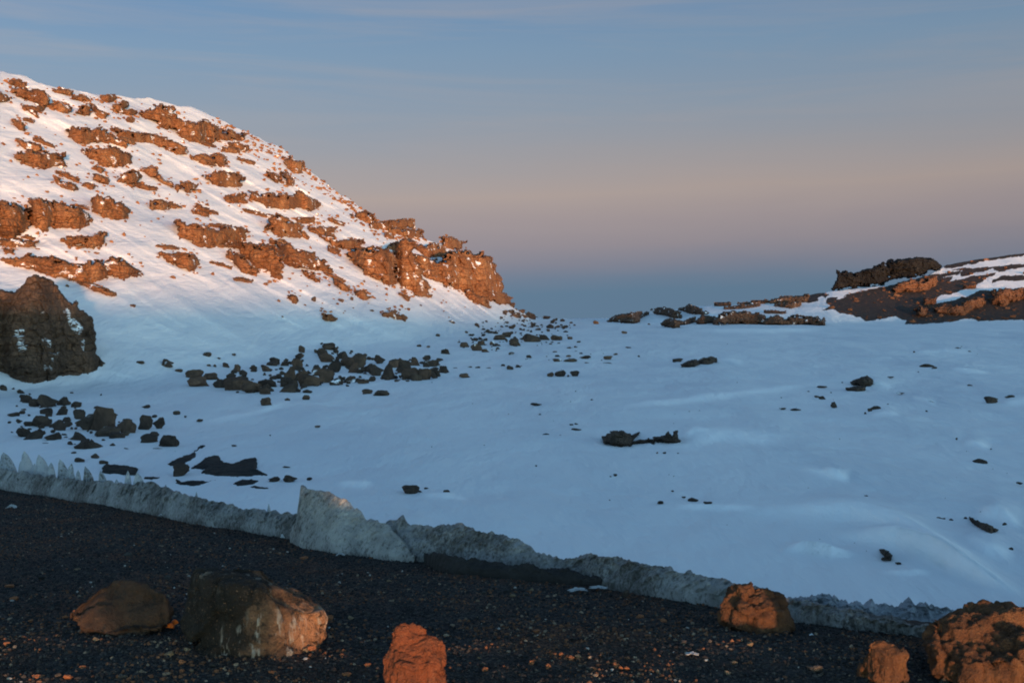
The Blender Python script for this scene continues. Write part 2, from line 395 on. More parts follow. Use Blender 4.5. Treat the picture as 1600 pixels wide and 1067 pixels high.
# ------------------------------------------------------------------ outcrops
def outcrop(name, stations, mat, label, cat, group=None, lean=.42, rough=1.0, step=1.15, jag=1.0, seed=0, deep=None, strata=1.0, csf=.34, **_):
    xs_ = [q[0] for q in stations]; x0, x1 = xs_[0], xs_[-1]
    ytm = min(q[1] for q in stations); ybm = max(q[2] for q in stations)
    hmax = max(q[2]-q[1] for q in stations)
    m = 4+hmax*.1
    nx = int((x1-x0+2*m)/step)+2; ny = int((ybm-ytm+2*m)/step)+2
    gx = np.linspace(x0-m, x1+m, nx); gy = np.linspace(ybm+m, ytm-m, ny)
    PXg, PYg = np.meshgrid(gx, gy)
    a1 = min(5.0, .8+.20*hmax)*jag; a2 = min(1.3, .6+.04*hmax)*jag
    qx = PXg+fbm(PXg/14+seed, PYg/8, 2, 2)*a1*1.1; qy = PYg+fbm(PXg/12+seed, PYg/9, 6, 2)*a1*.55
    yt = np.interp(qx, xs_, [q[1] for q in stations]); yb_ = np.interp(qx, xs_, [q[2] for q in stations])
    sd = np.minimum(np.minimum(qy-yt, (yb_-qy)), np.minimum(qx-x0, x1-qx)*.8)
    sd = sd+.5+fbm(PXg/5+seed, PYg/3.2, 1, 3)*a1*.38+fbm(PXg/2.2+seed, PYg/1.8, 4, 2)*a2*.55
    # bite marks of snow along the upper edge
    sd = sd-np.maximum(fbm(PXg/7+seed*3, PYg/4.5, 9, 2)-.35, 0)*a1*1.6
    # distance of the face: starts at the foot and leans back less than the hill does
    ybc = np.interp(gx, xs_, [q[2] for q in stations])
    ker = np.ones(11)/11
    Db = 1/W(gx, ybc+1.5); Dbs = np.convolve(np.pad(Db, 5, mode='edge'), ker, 'valid'); Dbs = np.minimum(Dbs, Db*1.01)*.9985
    h = (ybc[None]-PYg+1.5)/F*Dbs[None]; Hm = hmax/F*Dbs.mean(); mpx = float(Dbs.mean())/F
    a, tz = ray(PXg, PYg)
    D = Dbs[None]+lean*np.maximum(h, -1)
    X, Z_ = a*D, tz*D
    cs = max(1.8, min(6.5, Hm*csf), 6*step*mpx); amp = cs*.30*rough
    wz = fbm(X/cs*.5, D/cs*.5, Z_/cs*.5+seed, 2)*.5
    cv, ce = cells(X/cs*.8+seed, D/cs*.8+wz, Z_/cs*1.25+wz)
    c2_ = max(cs*.42, 2.6*step*mpx)
    cv2, ce2 = cells(X/c2_+seed, D/c2_, Z_/c2_*1.2+wz*2)
    lay = (Z_+fbm(X/9, D/9, seed, 2)*1.2)/max(1.1, cs*.55); lf = lay-np.floor(lay)
    push = (cv-.4)*amp*1.4-np.exp(-ce*9)*amp*.3+(cv2-.5)*amp*.7-np.exp(-ce2*8)*amp*.25+fbm(X/cs, D/cs, Z_/cs, 4)*amp*.6+strata*(_h(np.floor(lay).astype(np.int64), 3, 5)-.5+.35*lf)*amp*1.7
    bulge = sm(sd, 0, max(3.0, hmax*.22))*cs*.5
    Df = D-push-bulge+cs*.45
    lim = deep if deep else max(3.0, Hm*1.5)
    cg = crest(PXg); Dh = np.where(PYg < cg+.5, Df+lim, 1/W(PXg, np.maximum(PYg, cg+.5)))
    Dback = np.minimum(Dh, Df+lim)+.6+.02*Hm
    Df = np.minimum(Df, Dh-.12*sm(sd, 0, 2))
    k = sm(sd, -1.1, .35)
    DD = Dback+(Df-Dback)*k
    G = np.stack([a*DD, DD, tz*DD], -1)
    keep = (sd > -1.4).ravel(); f = grid_faces(ny, nx); f = f[keep[f].any(1)]
    u, inv = np.unique(f, return_inverse=True)
    o = mesh_obj(name, G.reshape(-1, 3)[u], inv.reshape(f.shape), mat, smooth=False)
    inside = G[(sd > 0)]; c = inside[np.argmin(inside[:, 2])] if len(inside) else G[0, 0]
    o.data.transform(Matrix.Translation(-Vector(c))); o.location = c
    tag(o, label, cat, group); return o

c1 = lambda s: [(x/3.556, 90+a/3.556, 90+b/3.556) for x, a, b in s]
c2 = lambda s: [(400+x/3.556, 200+a/3.556, 200+b/3.556) for x, a, b in s]
c3 = lambda s: [(x/3.556, 380+a/3.556, 380+b/3.556) for x, a, b in s]
c7 = lambda s: [(1250+x/4.56, 360+a/4.56, 360+b/4.56) for x, a, b in s]
c6 = lambda s: [(920+x/4.7, 380+a/4.7, 380+b/4.7) for x, a, b in s]
HILL_OUT = [
 (c1, 'rust brown ledge just under the highest point of the snowy hill at the left skyline', [(60,175,185),(90,172,215),(130,180,235),(190,185,245),(215,180,260),(250,210,280),(270,235,275)]),
 (c1, 'short flat rock strip above the ledge at the top left of the snowy hill', [(62,135,150),(100,130,162),(138,140,165)]),
 (c1, 'dark brown rock cut by the left picture edge high on the snowy hill', [(-30,200,250),(0,195,250),(25,205,250),(48,225,245)]),
 (c1, 'thin curved rock lip hanging below the top left ledge of the hill', [(130,270,280),(180,275,300),(235,280,305),(250,260,270)]),
 (c1, 'squarish rock right of the top left ledge, in snow near the skyline', [(300,265,280),(340,255,305),(385,270,312)]),
 (c1, 'thin rock strip along the left skyline of the snowy hill', [(300,180,190),(350,180,205),(405,190,215)]),
 (c1, 'small blocky rock below the left skyline, beside a slanting rib', [(440,300,320),(470,260,325),(495,270,325)]),
 (c1, 'slanting rib of rust rock running down from the left skyline', [(495,255,265),(530,260,320),(560,290,335),(600,320,348)]),
 (c1, 'small rock nubs right on the skyline above the slanting rib', [(565,210,225),(600,210,250),(640,220,240)]),
 (c1, 'upright knob of rock close under the skyline, left of the longest summit band', [(645,260,300),(675,250,320),(700,250,290)]),
 (c1, 'tiny lone rock in open snow left of the longest summit band', [(705,338,355),(740,340,362)]),
 (c1, 'long tall rust cliff band stepping down under the summit snow, longest up there', [(760,300,315),(800,305,335),(845,285,350),(860,265,370),(920,275,395),(980,300,410),(1000,350,440),(1050,360,465),(1110,370,480),(1150,355,460),(1190,380,490),(1205,400,460),(1250,405,460),(1300,420,462),(1360,430,460)]),
 (c1, 'rounded double ledge in the upper left of the hill, above a wedge shaped ledge', [(368,410,430),(400,395,455),(440,400,478),(480,405,480),(500,410,470),(550,390,480),(590,400,475),(620,440,475),(690,470,510)]),
 (c1, 'ragged ledge stepping down right beneath the longest summit band', [(630,400,420),(660,400,445),(720,415,460),(780,430,470),(830,425,470),(880,440,490),(930,455,510),(1000,480,540),(1030,510,545)]),
 (c1, 'wedge shaped ledge directly under the rounded double ledge', [(455,510,525),(500,515,555),(560,520,590),(600,495,610),(650,510,615),(720,540,590)]),
 (c1, 'upper part of the broken ledge pair near the left edge, halfway up the hill', [(90,455,465),(130,465,510),(170,475,520),(220,490,540)]),
 (c1, 'lower and wider of the broken ledge pair near the left edge, halfway up the hill', [(75,530,550),(110,525,590),(160,530,590),(210,540,615),(260,530,615),(310,530,600),(358,545,610)]),
 (c1, 'small diagonal rock near the left edge above the broken ledge pair', [(65,350,360),(100,355,395),(138,385,412)]),
 (c1, 'small oblong rock in snow below the wedge shaped ledge', [(520,660,680),(560,655,700),(600,680,705)]),
 (c1, 'tiny rock just above the small oblong rock mid slope', [(525,610,620),(565,615,645)]),
 (c1, 'blocky ledge with a notched top right of the small oblong rock', [(668,670,690),(720,640,710),(760,640,718),(795,655,680)]),
 (c1, 'rock with a long thin tail running down right across the middle of the hill', [(790,615,625),(830,610,665),(870,640,680),(930,690,710),(1000,725,748)]),
 (c1, 'small square rock at the end of the long thin tail', [(1020,700,750),(1050,695,752),(1085,705,740)]),
 (c1, 'jagged ledge below the right end of the longest summit band', [(1090,550,560),(1130,535,575),(1180,555,590),(1225,535,605),(1255,560,600)]),
 (c1, 'oval ledge alone in snow under the jagged ledge', [(1135,655,680),(1180,645,705),(1240,632,715),(1300,645,720),(1345,660,715)]),
 (c1, 'rough strip of rock under the right tip of the longest summit band', [(1270,480,495),(1340,480,520),(1380,500,530)]),
 (c1, 'small notched ledge left of the long mid hill ledge', [(1255,775,795),(1300,770,808),(1355,755,800)]),
 (c1, 'large rounded crag at the left picture edge on the middle of the hill', [(-60,800,1000),(0,805,1000),(50,810,1015),(100,815,1005),(150,860,960)]),
 (c1, 'low sill of rock under the rounded crag at the left picture edge', [(-60,1015,1040),(0,1015,1045),(100,1015,1050),(200,1025,1055)]),
 (c1, 'biggest lit crag of rounded columns, second from the left edge', [(155,830,900),(190,790,950),(250,795,965),(300,830,940),(310,810,950),(370,820,955),(430,830,960),(500,900,925)]),
 (c1, 'two lobed crag standing alone right of the biggest columned crag', [(515,790,850),(550,770,885),(590,795,890),(620,775,890),(700,820,900),(712,850,870)]),
 (c1, 'oblong ledge directly below the biggest columned crag', [(330,1010,1020),(400,1010,1050),(480,1000,1060),(550,985,1060),(585,985,1040)]),
 (c1, 'thin crooked ledge in the middle of the hill, right of the two lobed crag', [(850,795,840),(900,795,850),(960,805,835),(1000,820,840)]),
 (c1, 'small pointed rock right of the thin crooked ledge', [(1085,820,850),(1110,815,870),(1145,850,880)]),
 (c1, 'broad ledge with a snow filled notch at mid hill', [(980,910,980),(1030,930,1010),(1100,935,1050),(1180,960,1055),(1240,945,1040),(1340,940,1020),(1370,970,1010)]),
 (c1, 'thin lower sill under the broad notched ledge', [(1210,1035,1050),(1300,1038,1060),(1400,1035,1070),(1520,1045,1075)]),
 (c1, 'thin crooked line of rock between the double ledge and the columned crag', [(310,665,690),(330,690,715),(400,695,740),(438,720,742)]),
 (c2, 'square topped rock at the skyline where the ridge steepens', [(140,165,180),(180,165,225),(210,180,245),(260,190,250)]),
 (c2, 'small rock left of the skyline block where the ridge steepens', [(70,250,275),(100,250,300),(128,270,302)]),
 (c2, 'small leaning rock just below the square skyline rock', [(145,255,265),(170,260,315),(200,290,325)]),
 (c2, 'long wavy ledge across the hill halfway between summit and cliff end', [(-30,355,400),(0,370,410),(50,380,430),(120,370,450),(190,380,460),(240,360,440),(300,400,470),(340,410,440)]),
 (c2, 'bulky ledge under the long wavy ledge', [(70,540,570),(100,490,590),(150,495,600),(200,530,612),(250,540,610)]),
 (c2, 'thin flat ledge tucked under the right end of the long wavy ledge', [(235,505,525),(280,500,530),(325,505,525)]),
 (c2, 'thin bow shaped ledge in snow left of the cliff wall', [(295,545,560),(350,555,590),(440,560,580)]),
 (c2, 'long ledge slanting down right, below the bow shaped ledge', [(120,640,690),(170,645,760),(230,670,780),(300,690,790),(350,730,790),(415,760,810)]),
 (c2, 'tall ledge above open shaded snow, left of the long slanting ledge', [(-70,640,720),(0,660,770),(50,655,780),(100,680,830),(135,710,840)]),
 (c2, 'ring shaped ledge with snow on its top beside the cliff wall', [(385,590,620),(430,610,660),(480,630,675),(540,620,670),(590,620,655)]),
 (c2, 'tall orange cliff wall left of the snow chute near the ridge end', [(530,690,740),(600,680,810),(700,665,860),(750,690,878),(785,720,870)]),
 (c2, 'highest buttress of the cliff wall, reaching down into the snow chute', [(755,645,800),(800,635,885),(860,620,910),(885,700,930),(960,915,950)]),
 (c2, 'rock patch on the skyline left of the flat topped block', [(540,490,500),(590,470,500),(620,480,525),(650,480,540)]),
 (c2, 'low rock band on the skyline joining the flat topped block', [(630,540,555),(700,525,560),(740,520,570)]),
 (c2, 'flat topped dark block standing on the ridge skyline', [(735,520,560),(800,515,555),(870,512,550)]),
 (c2, 'ledge right under the flat topped skyline block', [(740,560,575),(800,560,590),(860,565,615),(915,575,600)]),
 (c2, 'little round rock in the snow above the cliff wall', [(715,585,605),(760,590,615)]),
 (c2, 'rock step between the flat topped block and the ridge end', [(870,620,650),(950,660,720),(1000,650,710),(1080,690,720)]),
 (c2, 'dome of rock on the skyline above the end cliff', [(1030,620,650),(1060,610,665),(1110,625,670),(1155,640,665)]),
 (c2, 'great orange cliff where the ridge ends over the saddle', [(880,700,800),(950,725,830),(1000,760,850),(1060,700,880),(1120,690,900),(1200,700,930),(1260,690,950),(1290,720,960),(1320,750,965),(1340,820,970),(1365,900,975),(1395,950,978)]),
 (c2, 'low broken foot of rock under the left half of the end cliff', [(1150,900,915),(1200,910,960),(1290,970,1000)]),
 (c2, 'lowest rock sill at the toe of the end cliff', [(1260,925,940),(1330,920,972),(1410,950,980)]),
 (c2, 'small tilted rock under the long slanting ledge', [(430,840,860),(470,850,900),(505,890,908)]),
 (c2, 'pointed rock in the snow below the cliff wall', [(545,910,920),(590,900,950),(628,940,955)]),
 (c2, 'small brown rock low on the slope below the tall ledge', [(180,930,945),(215,935,975),(235,960,980)]),
 (c2, 'dark rock low on the slope where the snow turns blue', [(365,1040,1060),(400,1040,1075),(440,1060,1075)]),
 (c2, 'brown rock pair low on the slope under the cliff wall', [(715,1030,1045),(760,1020,1055),(830,1050,1070)]),
 (c2, 'small broken rock right below the end of the tall ledge', [(270,800,810),(310,810,845),(340,840,858)]),
 (c2, 'thin rock at the lower edge of the snow chute', [(800,920,930),(850,940,965)]),
 (c2, 'thin rock sliver high in the snow above the ring shaped ledge', [(405,505,515),(450,520,540),(490,535,545)]),
 (c3, 'long band of brown columns above the dark crag at the shade line', [(15,90,100),(60,85,120),(110,85,130),(150,70,150),(230,75,165),(300,85,185),(380,110,205),(470,130,220),(490,105,215),(560,110,212),(585,130,190)]),
 (c3, 'narrow rock tail trailing down from the long band of brown columns', [(430,205,215),(500,225,255),(580,255,285),(640,285,298)]),
 (c3, 'blocky right end piece of the long band of brown columns', [(585,120,170),(620,90,190),(700,95,200),(740,120,195),(770,155,185)]),
 (c3, 'lone oval ledge at the top of the smooth snow apron', [(885,60,70),(940,55,110),(1000,60,135),(1060,65,170),(1105,95,120)]),
 (c3, 'small ragged ledge right of the lone oval ledge', [(1275,30,80),(1310,60,130),(1350,90,160),(1420,160,185)]),
 (c3, 'wide ledge hanging over the smooth snow apron', [(1355,50,75),(1400,50,110),(1480,60,150),(1560,70,190)]),
 (c3, 'tiny dark rock in shaded snow beside the rock tail', [(715,335,345),(745,345,352)]),
 (c3, 'thin rock sliver at the left edge above the band of brown columns', [(25,35,50),(80,40,58)]),
]
for i in range(64):
    fn, _l, st = random.choice(HILL_OUT); q = random.choice(fn(st))
    x = q[0]+random.gauss(0, 24); y = random.choice([q[1], q[2]])+random.gauss(0, 11)
    if y < float(crest(x))+7 or y > 330+x*.18+50 or not 5 < x < 770: continue
    w_ = random.uniform(6, 18); h_ = random.uniform(2.5, 6.5); dy = w_*random.uniform(.05, .5)
    outcrop('rock_outcrop', [(x-w_, y-dy-h_*.3, y-dy+h_*.3), (x-w_*.3, y-h_*.8-dy*.3, y+h_*.4-dy*.3), (x+w_*.4, y-h_*.7+dy*.4, y+h_*.6+dy*.4), (x+w_, y+dy-h_*.2, y+dy+h_*.4)],
            M_red, 'small broken rust ledge among the larger outcrops of the sunlit hill', 'rock outcrop', 'small broken ledges on the sunlit hill', seed=200+i*1.1)
for i, (fn, lab, st) in enumerate(HILL_OUT):
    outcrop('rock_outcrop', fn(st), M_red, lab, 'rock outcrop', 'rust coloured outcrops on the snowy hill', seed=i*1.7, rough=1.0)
outcrop('crag', [(-70,450,585),(-30,452,580),(0,452,578),(18,458,590),(38,448,597),(44,435,598),(56,429,599),(70,434,597),(84,446,592),(96,460,588),(104,472,586),(112,478,585),(118,470,586),(124,486,586),(136,494,584),(146,500,582),(150,530,578),(153,556,573),(160,569,573)],
        M_brown, 'big dark brown crag at the left edge, shaded, with small snow patches on its ledges', 'crag', lean=.30, rough=.9, seed=3.3, step=.9, csf=.13, strata=1.0, jag=.5, deep=14, notches=.25)
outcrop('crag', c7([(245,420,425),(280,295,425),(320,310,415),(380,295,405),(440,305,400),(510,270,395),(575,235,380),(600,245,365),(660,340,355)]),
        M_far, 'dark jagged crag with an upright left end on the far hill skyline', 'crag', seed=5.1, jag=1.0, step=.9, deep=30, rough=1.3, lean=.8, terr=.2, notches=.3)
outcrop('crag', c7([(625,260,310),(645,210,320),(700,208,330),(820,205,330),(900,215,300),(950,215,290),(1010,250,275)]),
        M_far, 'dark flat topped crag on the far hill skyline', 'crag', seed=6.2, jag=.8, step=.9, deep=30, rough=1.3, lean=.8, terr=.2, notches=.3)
RIGHT_OUT = [
 (c7, M_redbare, 'orange ledge below the flat topped crag on the far hill', [(665,410,440),(710,375,440),(800,360,430),(880,360,430),(960,340,385)]),
 (c7, M_redbare, 'orange lump at the left end of the lit row on the far hill', [(820,560,610),(860,545,620),(900,560,600)]),
 (c7, M_redbare, 'small orange knob above the lit row on the far hill', [(895,500,530),(930,485,522),(960,480,520)]),
 (c7, M_redbare, 'bright orange row of crags in the middle of the far hill', [(965,560,590),(1040,530,585),(1100,545,605),(1180,520,590),(1240,490,560),(1300,480,540)]),
 (c7, M_redbare, 'large orange crag at the right picture edge on the far hill', [(1380,440,530),(1440,425,540),(1520,430,510),(1596,420,480),(1680,420,480)]),
 (c7, M_redbare, 'thin orange ledge beside a snow band high on the far hill', [(1180,400,412),(1240,393,412)]),
 (c6, M_brown, 'first dark rock rise on the horizon right of the saddle', [(150,560,570),(220,530,575),(330,520,575),(420,510,525)]),
 (c6, M_brown, 'low brown rocks just below the first rise right of the saddle', [(240,560,580),(330,555,585),(370,560,575)]),
 (c6, M_brown, 'rounded brown outcrop on the horizon, second right of the saddle', [(470,500,510),(560,480,530),(620,495,545),(670,515,545)]),
 (c6, M_brown, 'dark drooping crag at the left end of the long low cliff', [(540,600,610),(580,555,610),(640,570,620),(665,585,615)]),
 (c6, M_brown, 'dark peaked outcrop on the horizon, third right of the saddle', [(680,480,490),(750,455,515),(800,480,518),(870,510,518)]),
 (c6, M_brown, 'small brown hump between drooping crag and long low cliff', [(680,585,595),(730,560,590),(770,555,575)]),
 (c6, M_brown, 'rounded left lobe of the long low cliff band', [(785,570,590),(830,540,590),(920,545,580)]),
 (c6, M_brown, 'long low brown cliff band along the far edge of the snowfield', [(930,560,595),(970,525,600),(1050,510,590),(1150,510,590),(1230,520,590),(1290,545,595),(1370,550,598),(1500,545,595),(1600,545,595),(1720,560,600)]),
 (c6, M_brown, 'thin brown strip on the horizon above a white snow patch', [(940,445,458),(1030,440,455)]),
 (c6, M_brown, 'faint thin rock line in snow left of the dark hill', [(1000,475,482),(1150,465,475),(1250,450,458)]),
 (c6, M_brown, 'long dark crest line climbing toward the dark hill', [(1100,445,450),(1300,430,440),(1450,400,430),(1600,385,430)]),
 (c6, M_brown, 'dark outcrop hanging below the long crest line', [(1380,450,460),(1480,445,475),(1550,430,460)]),
 (c6, M_brown, 'thin upper sill above the right part of the long low cliff', [(1300,500,510),(1440,505,515)]),
]
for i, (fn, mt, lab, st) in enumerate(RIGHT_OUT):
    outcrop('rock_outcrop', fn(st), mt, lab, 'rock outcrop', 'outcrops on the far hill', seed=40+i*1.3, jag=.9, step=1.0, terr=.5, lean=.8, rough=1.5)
FIELD_OUT = [
 (lambda s: [(800+x/3.556, 560+a/3.556, 560+b/3.556) for x, a, b in s], 'dark crag with a ragged top, largest rock in the open snowfield', [(515,440,470),(540,420,478),(570,408,482),(625,405,485),(640,425,484),(665,440,474),(705,412,424)]),
 (lambda s: [(800+x/3.556, 560+a/3.556, 560+b/3.556) for x, a, b in s], 'long thin dark ridge ending in two knobs, right of the largest field rock', [(655,470,476),(720,452,470),(790,445,465),(840,438,462),(850,430,464),(868,405,466),(882,440,465),(895,405,466),(920,402,465),(925,455,462)]),
 (lambda s: [(1200+x/4, 500+a/4, 500+b/4) for x, a, b in s], 'dark humped rock in the right of the snowfield', [(525,392,402),(560,378,405),(582,360,410),(620,358,406),(650,378,402)]),
 (lambda s: [(1200+x/4, 500+a/4, 500+b/4) for x, a, b in s], 'flat dark slab just in front of the humped rock', [(500,430,440),(550,422,444),(600,420,440)]),
 (c6, 'upper left half of the dark rock pair below the long low cliff', [(690,895,902),(730,875,908),(790,862,905),(805,880,890)]),
 (c6, 'right half of the dark rock pair below the long low cliff', [(805,870,885),(850,850,890),(900,838,888),(930,845,870)]),
 (lambda s: [(1150+x/3.556, 650+a/3.556, 650+b/3.556) for x, a, b in s], 'dark slanting rock in the lower right snow', [(1300,562,580),(1325,570,610),(1370,595,640),(1410,610,665),(1450,630,648)]),
 (lambda s: [(1150+x/3.556, 650+a/3.556, 650+b/3.556) for x, a, b in s], 'small slanting black rock beside the bright drift ridge', [(797,738,748),(830,742,790),(862,775,802)]),
]
for i, (fn, lab, st) in enumerate(FIELD_OUT):
    outcrop('rock_outcrop', fn(st), M_dark, lab, 'rock', 'dark rocks breaking through the snowfield', seed=70+i*1.9, step=.7, deep=5, lean=.6, jag=.55)

# ------------------------------------------------------------------ flat dark melt patches
def patch(poly, label, seed):
    px = np.array([p[0] for p in poly]); py = np.array([p[1] for p in poly])
    x0, x1, y0, y1 = px.min()-2, px.max()+2, py.min()-1, py.max()+1
    nx, ny = int((x1-x0)/1.0)+2, int((y1-y0)/.6)+2
    gx, gy = np.meshgrid(np.linspace(x0, x1, nx), np.linspace(y0, y1, ny))
    wx = gx+fbm(gx/6, gy/3, seed, 3)*2.0; wy = gy+fbm(gx/7, gy/3, seed+4, 3)*.8
    ins = in_poly(wx, wy, poly)
    d = np.full(gx.shape, 99.)
    d = np.minimum(d, seg_dist(wx, wy*1.0, list(poly)+[poly[0]])[0])
    s = np.where(ins, d, -d)
    g = P(gx, gy)
    g[..., 2] += np.clip(s*.10, -.6, .30)+fbm(g[..., 0]/.9, g[..., 1]/.9, seed, 4)*.10*(s > 0)
    o = mesh_obj('cinder_patch', g.reshape(-1, 3), grid_faces(ny, nx, True), M_cinder)
    c = g.reshape(-1, 3).mean(0); o.data.transform(Matrix.Translation(-Vector(c))); o.location = c
    tag(o, label, 'bare ground', 'bare dark patches showing through the snow')
c8 = lambda s: [(x/3.556, 560+y/3.556) for x, y in s]
for i, (lab, p_) in enumerate([
 ('thin dark streak of bare ground, leftmost above the black patches', [(905,550),(980,515),(1040,495),(1035,508),(960,540)]),
 ('dark slanting bare patch with a long upper tip', [(935,585),(1000,550),(1070,525),(1110,485),(1145,480),(1140,500),(1090,530),(1095,560),(1030,580),(960,590)]),
 ('largest black bare patch in the snow, with a square right end', [(1060,605),(1120,575),(1150,545),(1215,540),(1240,580),(1290,585),(1370,560),(1430,552),(1425,590),(1420,620),(1480,640),(1420,645),(1290,655),(1180,645),(1120,630),(1150,610)]),
 ('dark bare patch just behind the ice spikes', [(565,610),(590,590),(690,598),(760,610),(755,640),(680,640),(610,638),(570,632)]),
 ('long thin dark sliver in front of the largest black patch', [(980,670),(1010,690),(1120,680),(1195,675),(1150,695),(1080,712),(1010,705),(975,695)]),
 ('short dark sliver right of the long thin sliver', [(1300,695),(1340,675),(1435,675),(1400,695),(1330,703)]),
 ('thinnest dark streak nearest the ice ridge', [(1370,712),(1420,710),(1490,722),(1440,728)]),
 ('tiny dark streak at the end of the ice spikes', [(800,658),(880,656),(840,672)])]):
    patch(c8(p_), lab, i*2.3)

# ------------------------------------------------------------------ loose boulders
def hull_mesh(pts3, cuts=1, jitter=.03, smooth_it=1, seed=0, name='boulder'):
    bm = bmesh.new()
    for p in pts3: bm.verts.new(p)
    r = bmesh.ops.convex_hull(bm, input=bm.verts)
    junk = list({v for v in r['geom_interior'] if isinstance(v, bmesh.types.BMVert)})+[v for v in bm.verts if not v.link_faces]
    for v in set(junk):
        if v.is_valid: bm.verts.remove(v)
    bmesh.ops.triangulate(bm, faces=bm.faces)
    for _ in range(cuts): bmesh.ops.subdivide_edges(bm, edges=bm.edges, cuts=1, use_grid_fill=True)
    for _ in range(smooth_it): bmesh.ops.smooth_vert(bm, verts=bm.verts, factor=.5, use_axis_x=True, use_axis_y=True, use_axis_z=True)
    bm.normal_update()
    for v in bm.verts:
        q = v.co*3.1+Vector((seed, seed*2, 0)); v.co += v.normal*(noise.fractal(q, .9, 2.1, 4)*jitter)
    bmesh.ops.recalc_face_normals(bm, faces=bm.faces)
    me = bpy.data.meshes.new(name); bm.to_mesh(me); bm.free(); return me
def rnd_pts(seed, n=16, flat=1.0):
    r = random.Random(seed); out = []
    for _ in range(n):
        v = Vector((r.gauss(0, 1), r.gauss(0, 1), r.gauss(0, 1))).normalized()
        v = Vector([math.copysign(abs(c)**.75, c) for c in v])
        out.append((v.x*.5*r.uniform(.8, 1.05), v.y*.5*r.uniform(.8, 1.05), v.z*.5*flat*r.uniform(.8, 1.05)))
    return out
VAR = []
for k in range(12):
    me = hull_mesh(rnd_pts(k+1, random.Random(k).choice([9, 11, 13, 17])), 2, .09, 1, k*3.7)
    vv = np.empty(len(me.vertices)*3, np.float32); me.vertices.foreach_get('co', vv); vv = vv.reshape(-1, 3)
    vv = (vv-(vv.max(0)+vv.min(0))/2)/(vv.max(0)-vv.min(0)); me.vertices.foreach_set('co', vv.ravel()); me.update()
    me.materials.append(M_boul)
    me.polygons.foreach_set('use_smooth', np.zeros(len(me.polygons), bool)); VAR.append(me)
VARM = {}
def variant(k, mat):
    if mat is M_boul: return VAR[k]
    if (k, mat.name) not in VARM:
        m = VAR[k].copy(); m.materials.clear(); m.materials.append(mat); VARM[(k, mat.name)] = m
    return VARM[(k, mat.name)]
rk = random.Random(99)
def boulder(px, pyb, wpx, hpx, label, group, mat=None, name='boulder', cat='boulder', tilt=0.0, lie=False):
    mat = mat or M_boul
    Y = float(1/W(px, pyb-min(2, hpx*.15))); a, tz = ray(px, pyb)
    base = P(px, pyb-min(2.0, hpx*.15))
    wid, hgt = wpx/F*Y, hpx/F*Y
    o = bpy.data.objects.new(name, variant(rk.randrange(12), mat)); C.objects.link(o)
    o.location = (float(base[0]), float(base[1])+.3*wid, float(base[2])+hgt*.36)
    o.scale = (wid*1.1, wid*rk.uniform(.7, 1.1), hgt*1.3)
    # random quarter turns keep the footprint while changing the outline
    o.rotation_euler = (0, tilt, rk.choice([0, math.pi]))
    tag(o, label, cat, group); return o
GL = 'boulders in the cluster behind the ice spikes'; GM = 'boulders of the long rubble line at the hill foot'; GF = 'small far boulders by the saddle'; GS = 'rocks scattered over the snowfield'
L8 = [(15,185,40,35),(72,175,14,12),(112,200,40,25),(140,255,60,45),(180,275,60,45),(245,280,110,70),(345,265,70,45),(418,275,55,30),(250,320,70,40),(335,325,60,50),(70,328,60,25),(128,292,28,12),(50,360,20,10),(100,360,35,20),(215,385,100,60),(150,380,50,25),(315,405,85,55),(375,380,45,25),(125,440,80,50),(170,465,100,55),(230,430,40,25),(290,470,80,50),(250,485,40,15),(430,340,60,50),(480,400,120,85),(560,405,130,130),(590,440,120,50),(690,420,110,75),(430,465,80,50),(480,508,140,48),(640,450,90,35),(620,497,35,22),(700,518,50,18),(800,400,75,80),(880,392,65,58),(810,280,45,20),(855,330,30,15),(978,315,35,20),(1030,328,12,8),(1107,350,30,10),(820,485,95,55),(850,440,50,30),(925,508,105,75),(875,515,80,15),(435,587,55,30),(520,567,50,32),(570,590,50,20),(405,532,30,12),(1000,652,90,60),(1520,685,60,20),(1590,690,35,30),(560,207,12,10),(395,195,20,8),(1500,430,10,6),(1298,490,30,8)]
SP8 = {(560,405):'largest brown boulder, a rounded peak in the middle of the left cluster', (345,265):'oval boulder apart at the top of the left cluster', (800,400):'upright dark boulder, left one of two standing right of the left cluster', (880,392):'rounded boulder, right one of two standing right of the left cluster', (925,508):'big round boulder at the lower right of the left cluster', (1000,652):'pointed boulder between the black bare patches', (480,508):'low wide boulder at the front of the left cluster', (690,420):'reddish boulder at the right side of the left cluster', (820,485):'slanting dark boulder beside the big round one', (245,280):'wide dark boulder at the upper left of the left cluster', (125,440):'dark boulder at the left end of the front row of the left cluster', (170,465):'wide boulder second in the front row of the left cluster', (290,470):'third boulder in the front row of the left cluster', (315,405):'round boulder in the left cluster beside the snow gap', (520,567):'small round boulder alone below the left cluster', (435,587):'small dark boulder right above the ice spikes', (1298,490):'tiny dark sliver alone in snow above the largest black patch', (810,280):'small low rock between left cluster and big crag', (978,315):'small rock right of the left cluster on clean snow'}
for x, y, w_, h_ in L8:
    boulder(x/3.556, 560+y/3.556, w_/3.556, h_/3.556, SP8.get((x, y), 'dark boulder crowded among others in the cluster below the big shaded crag'), GL, M_brown if (x, y) in ((560,405),(690,420)) else None)
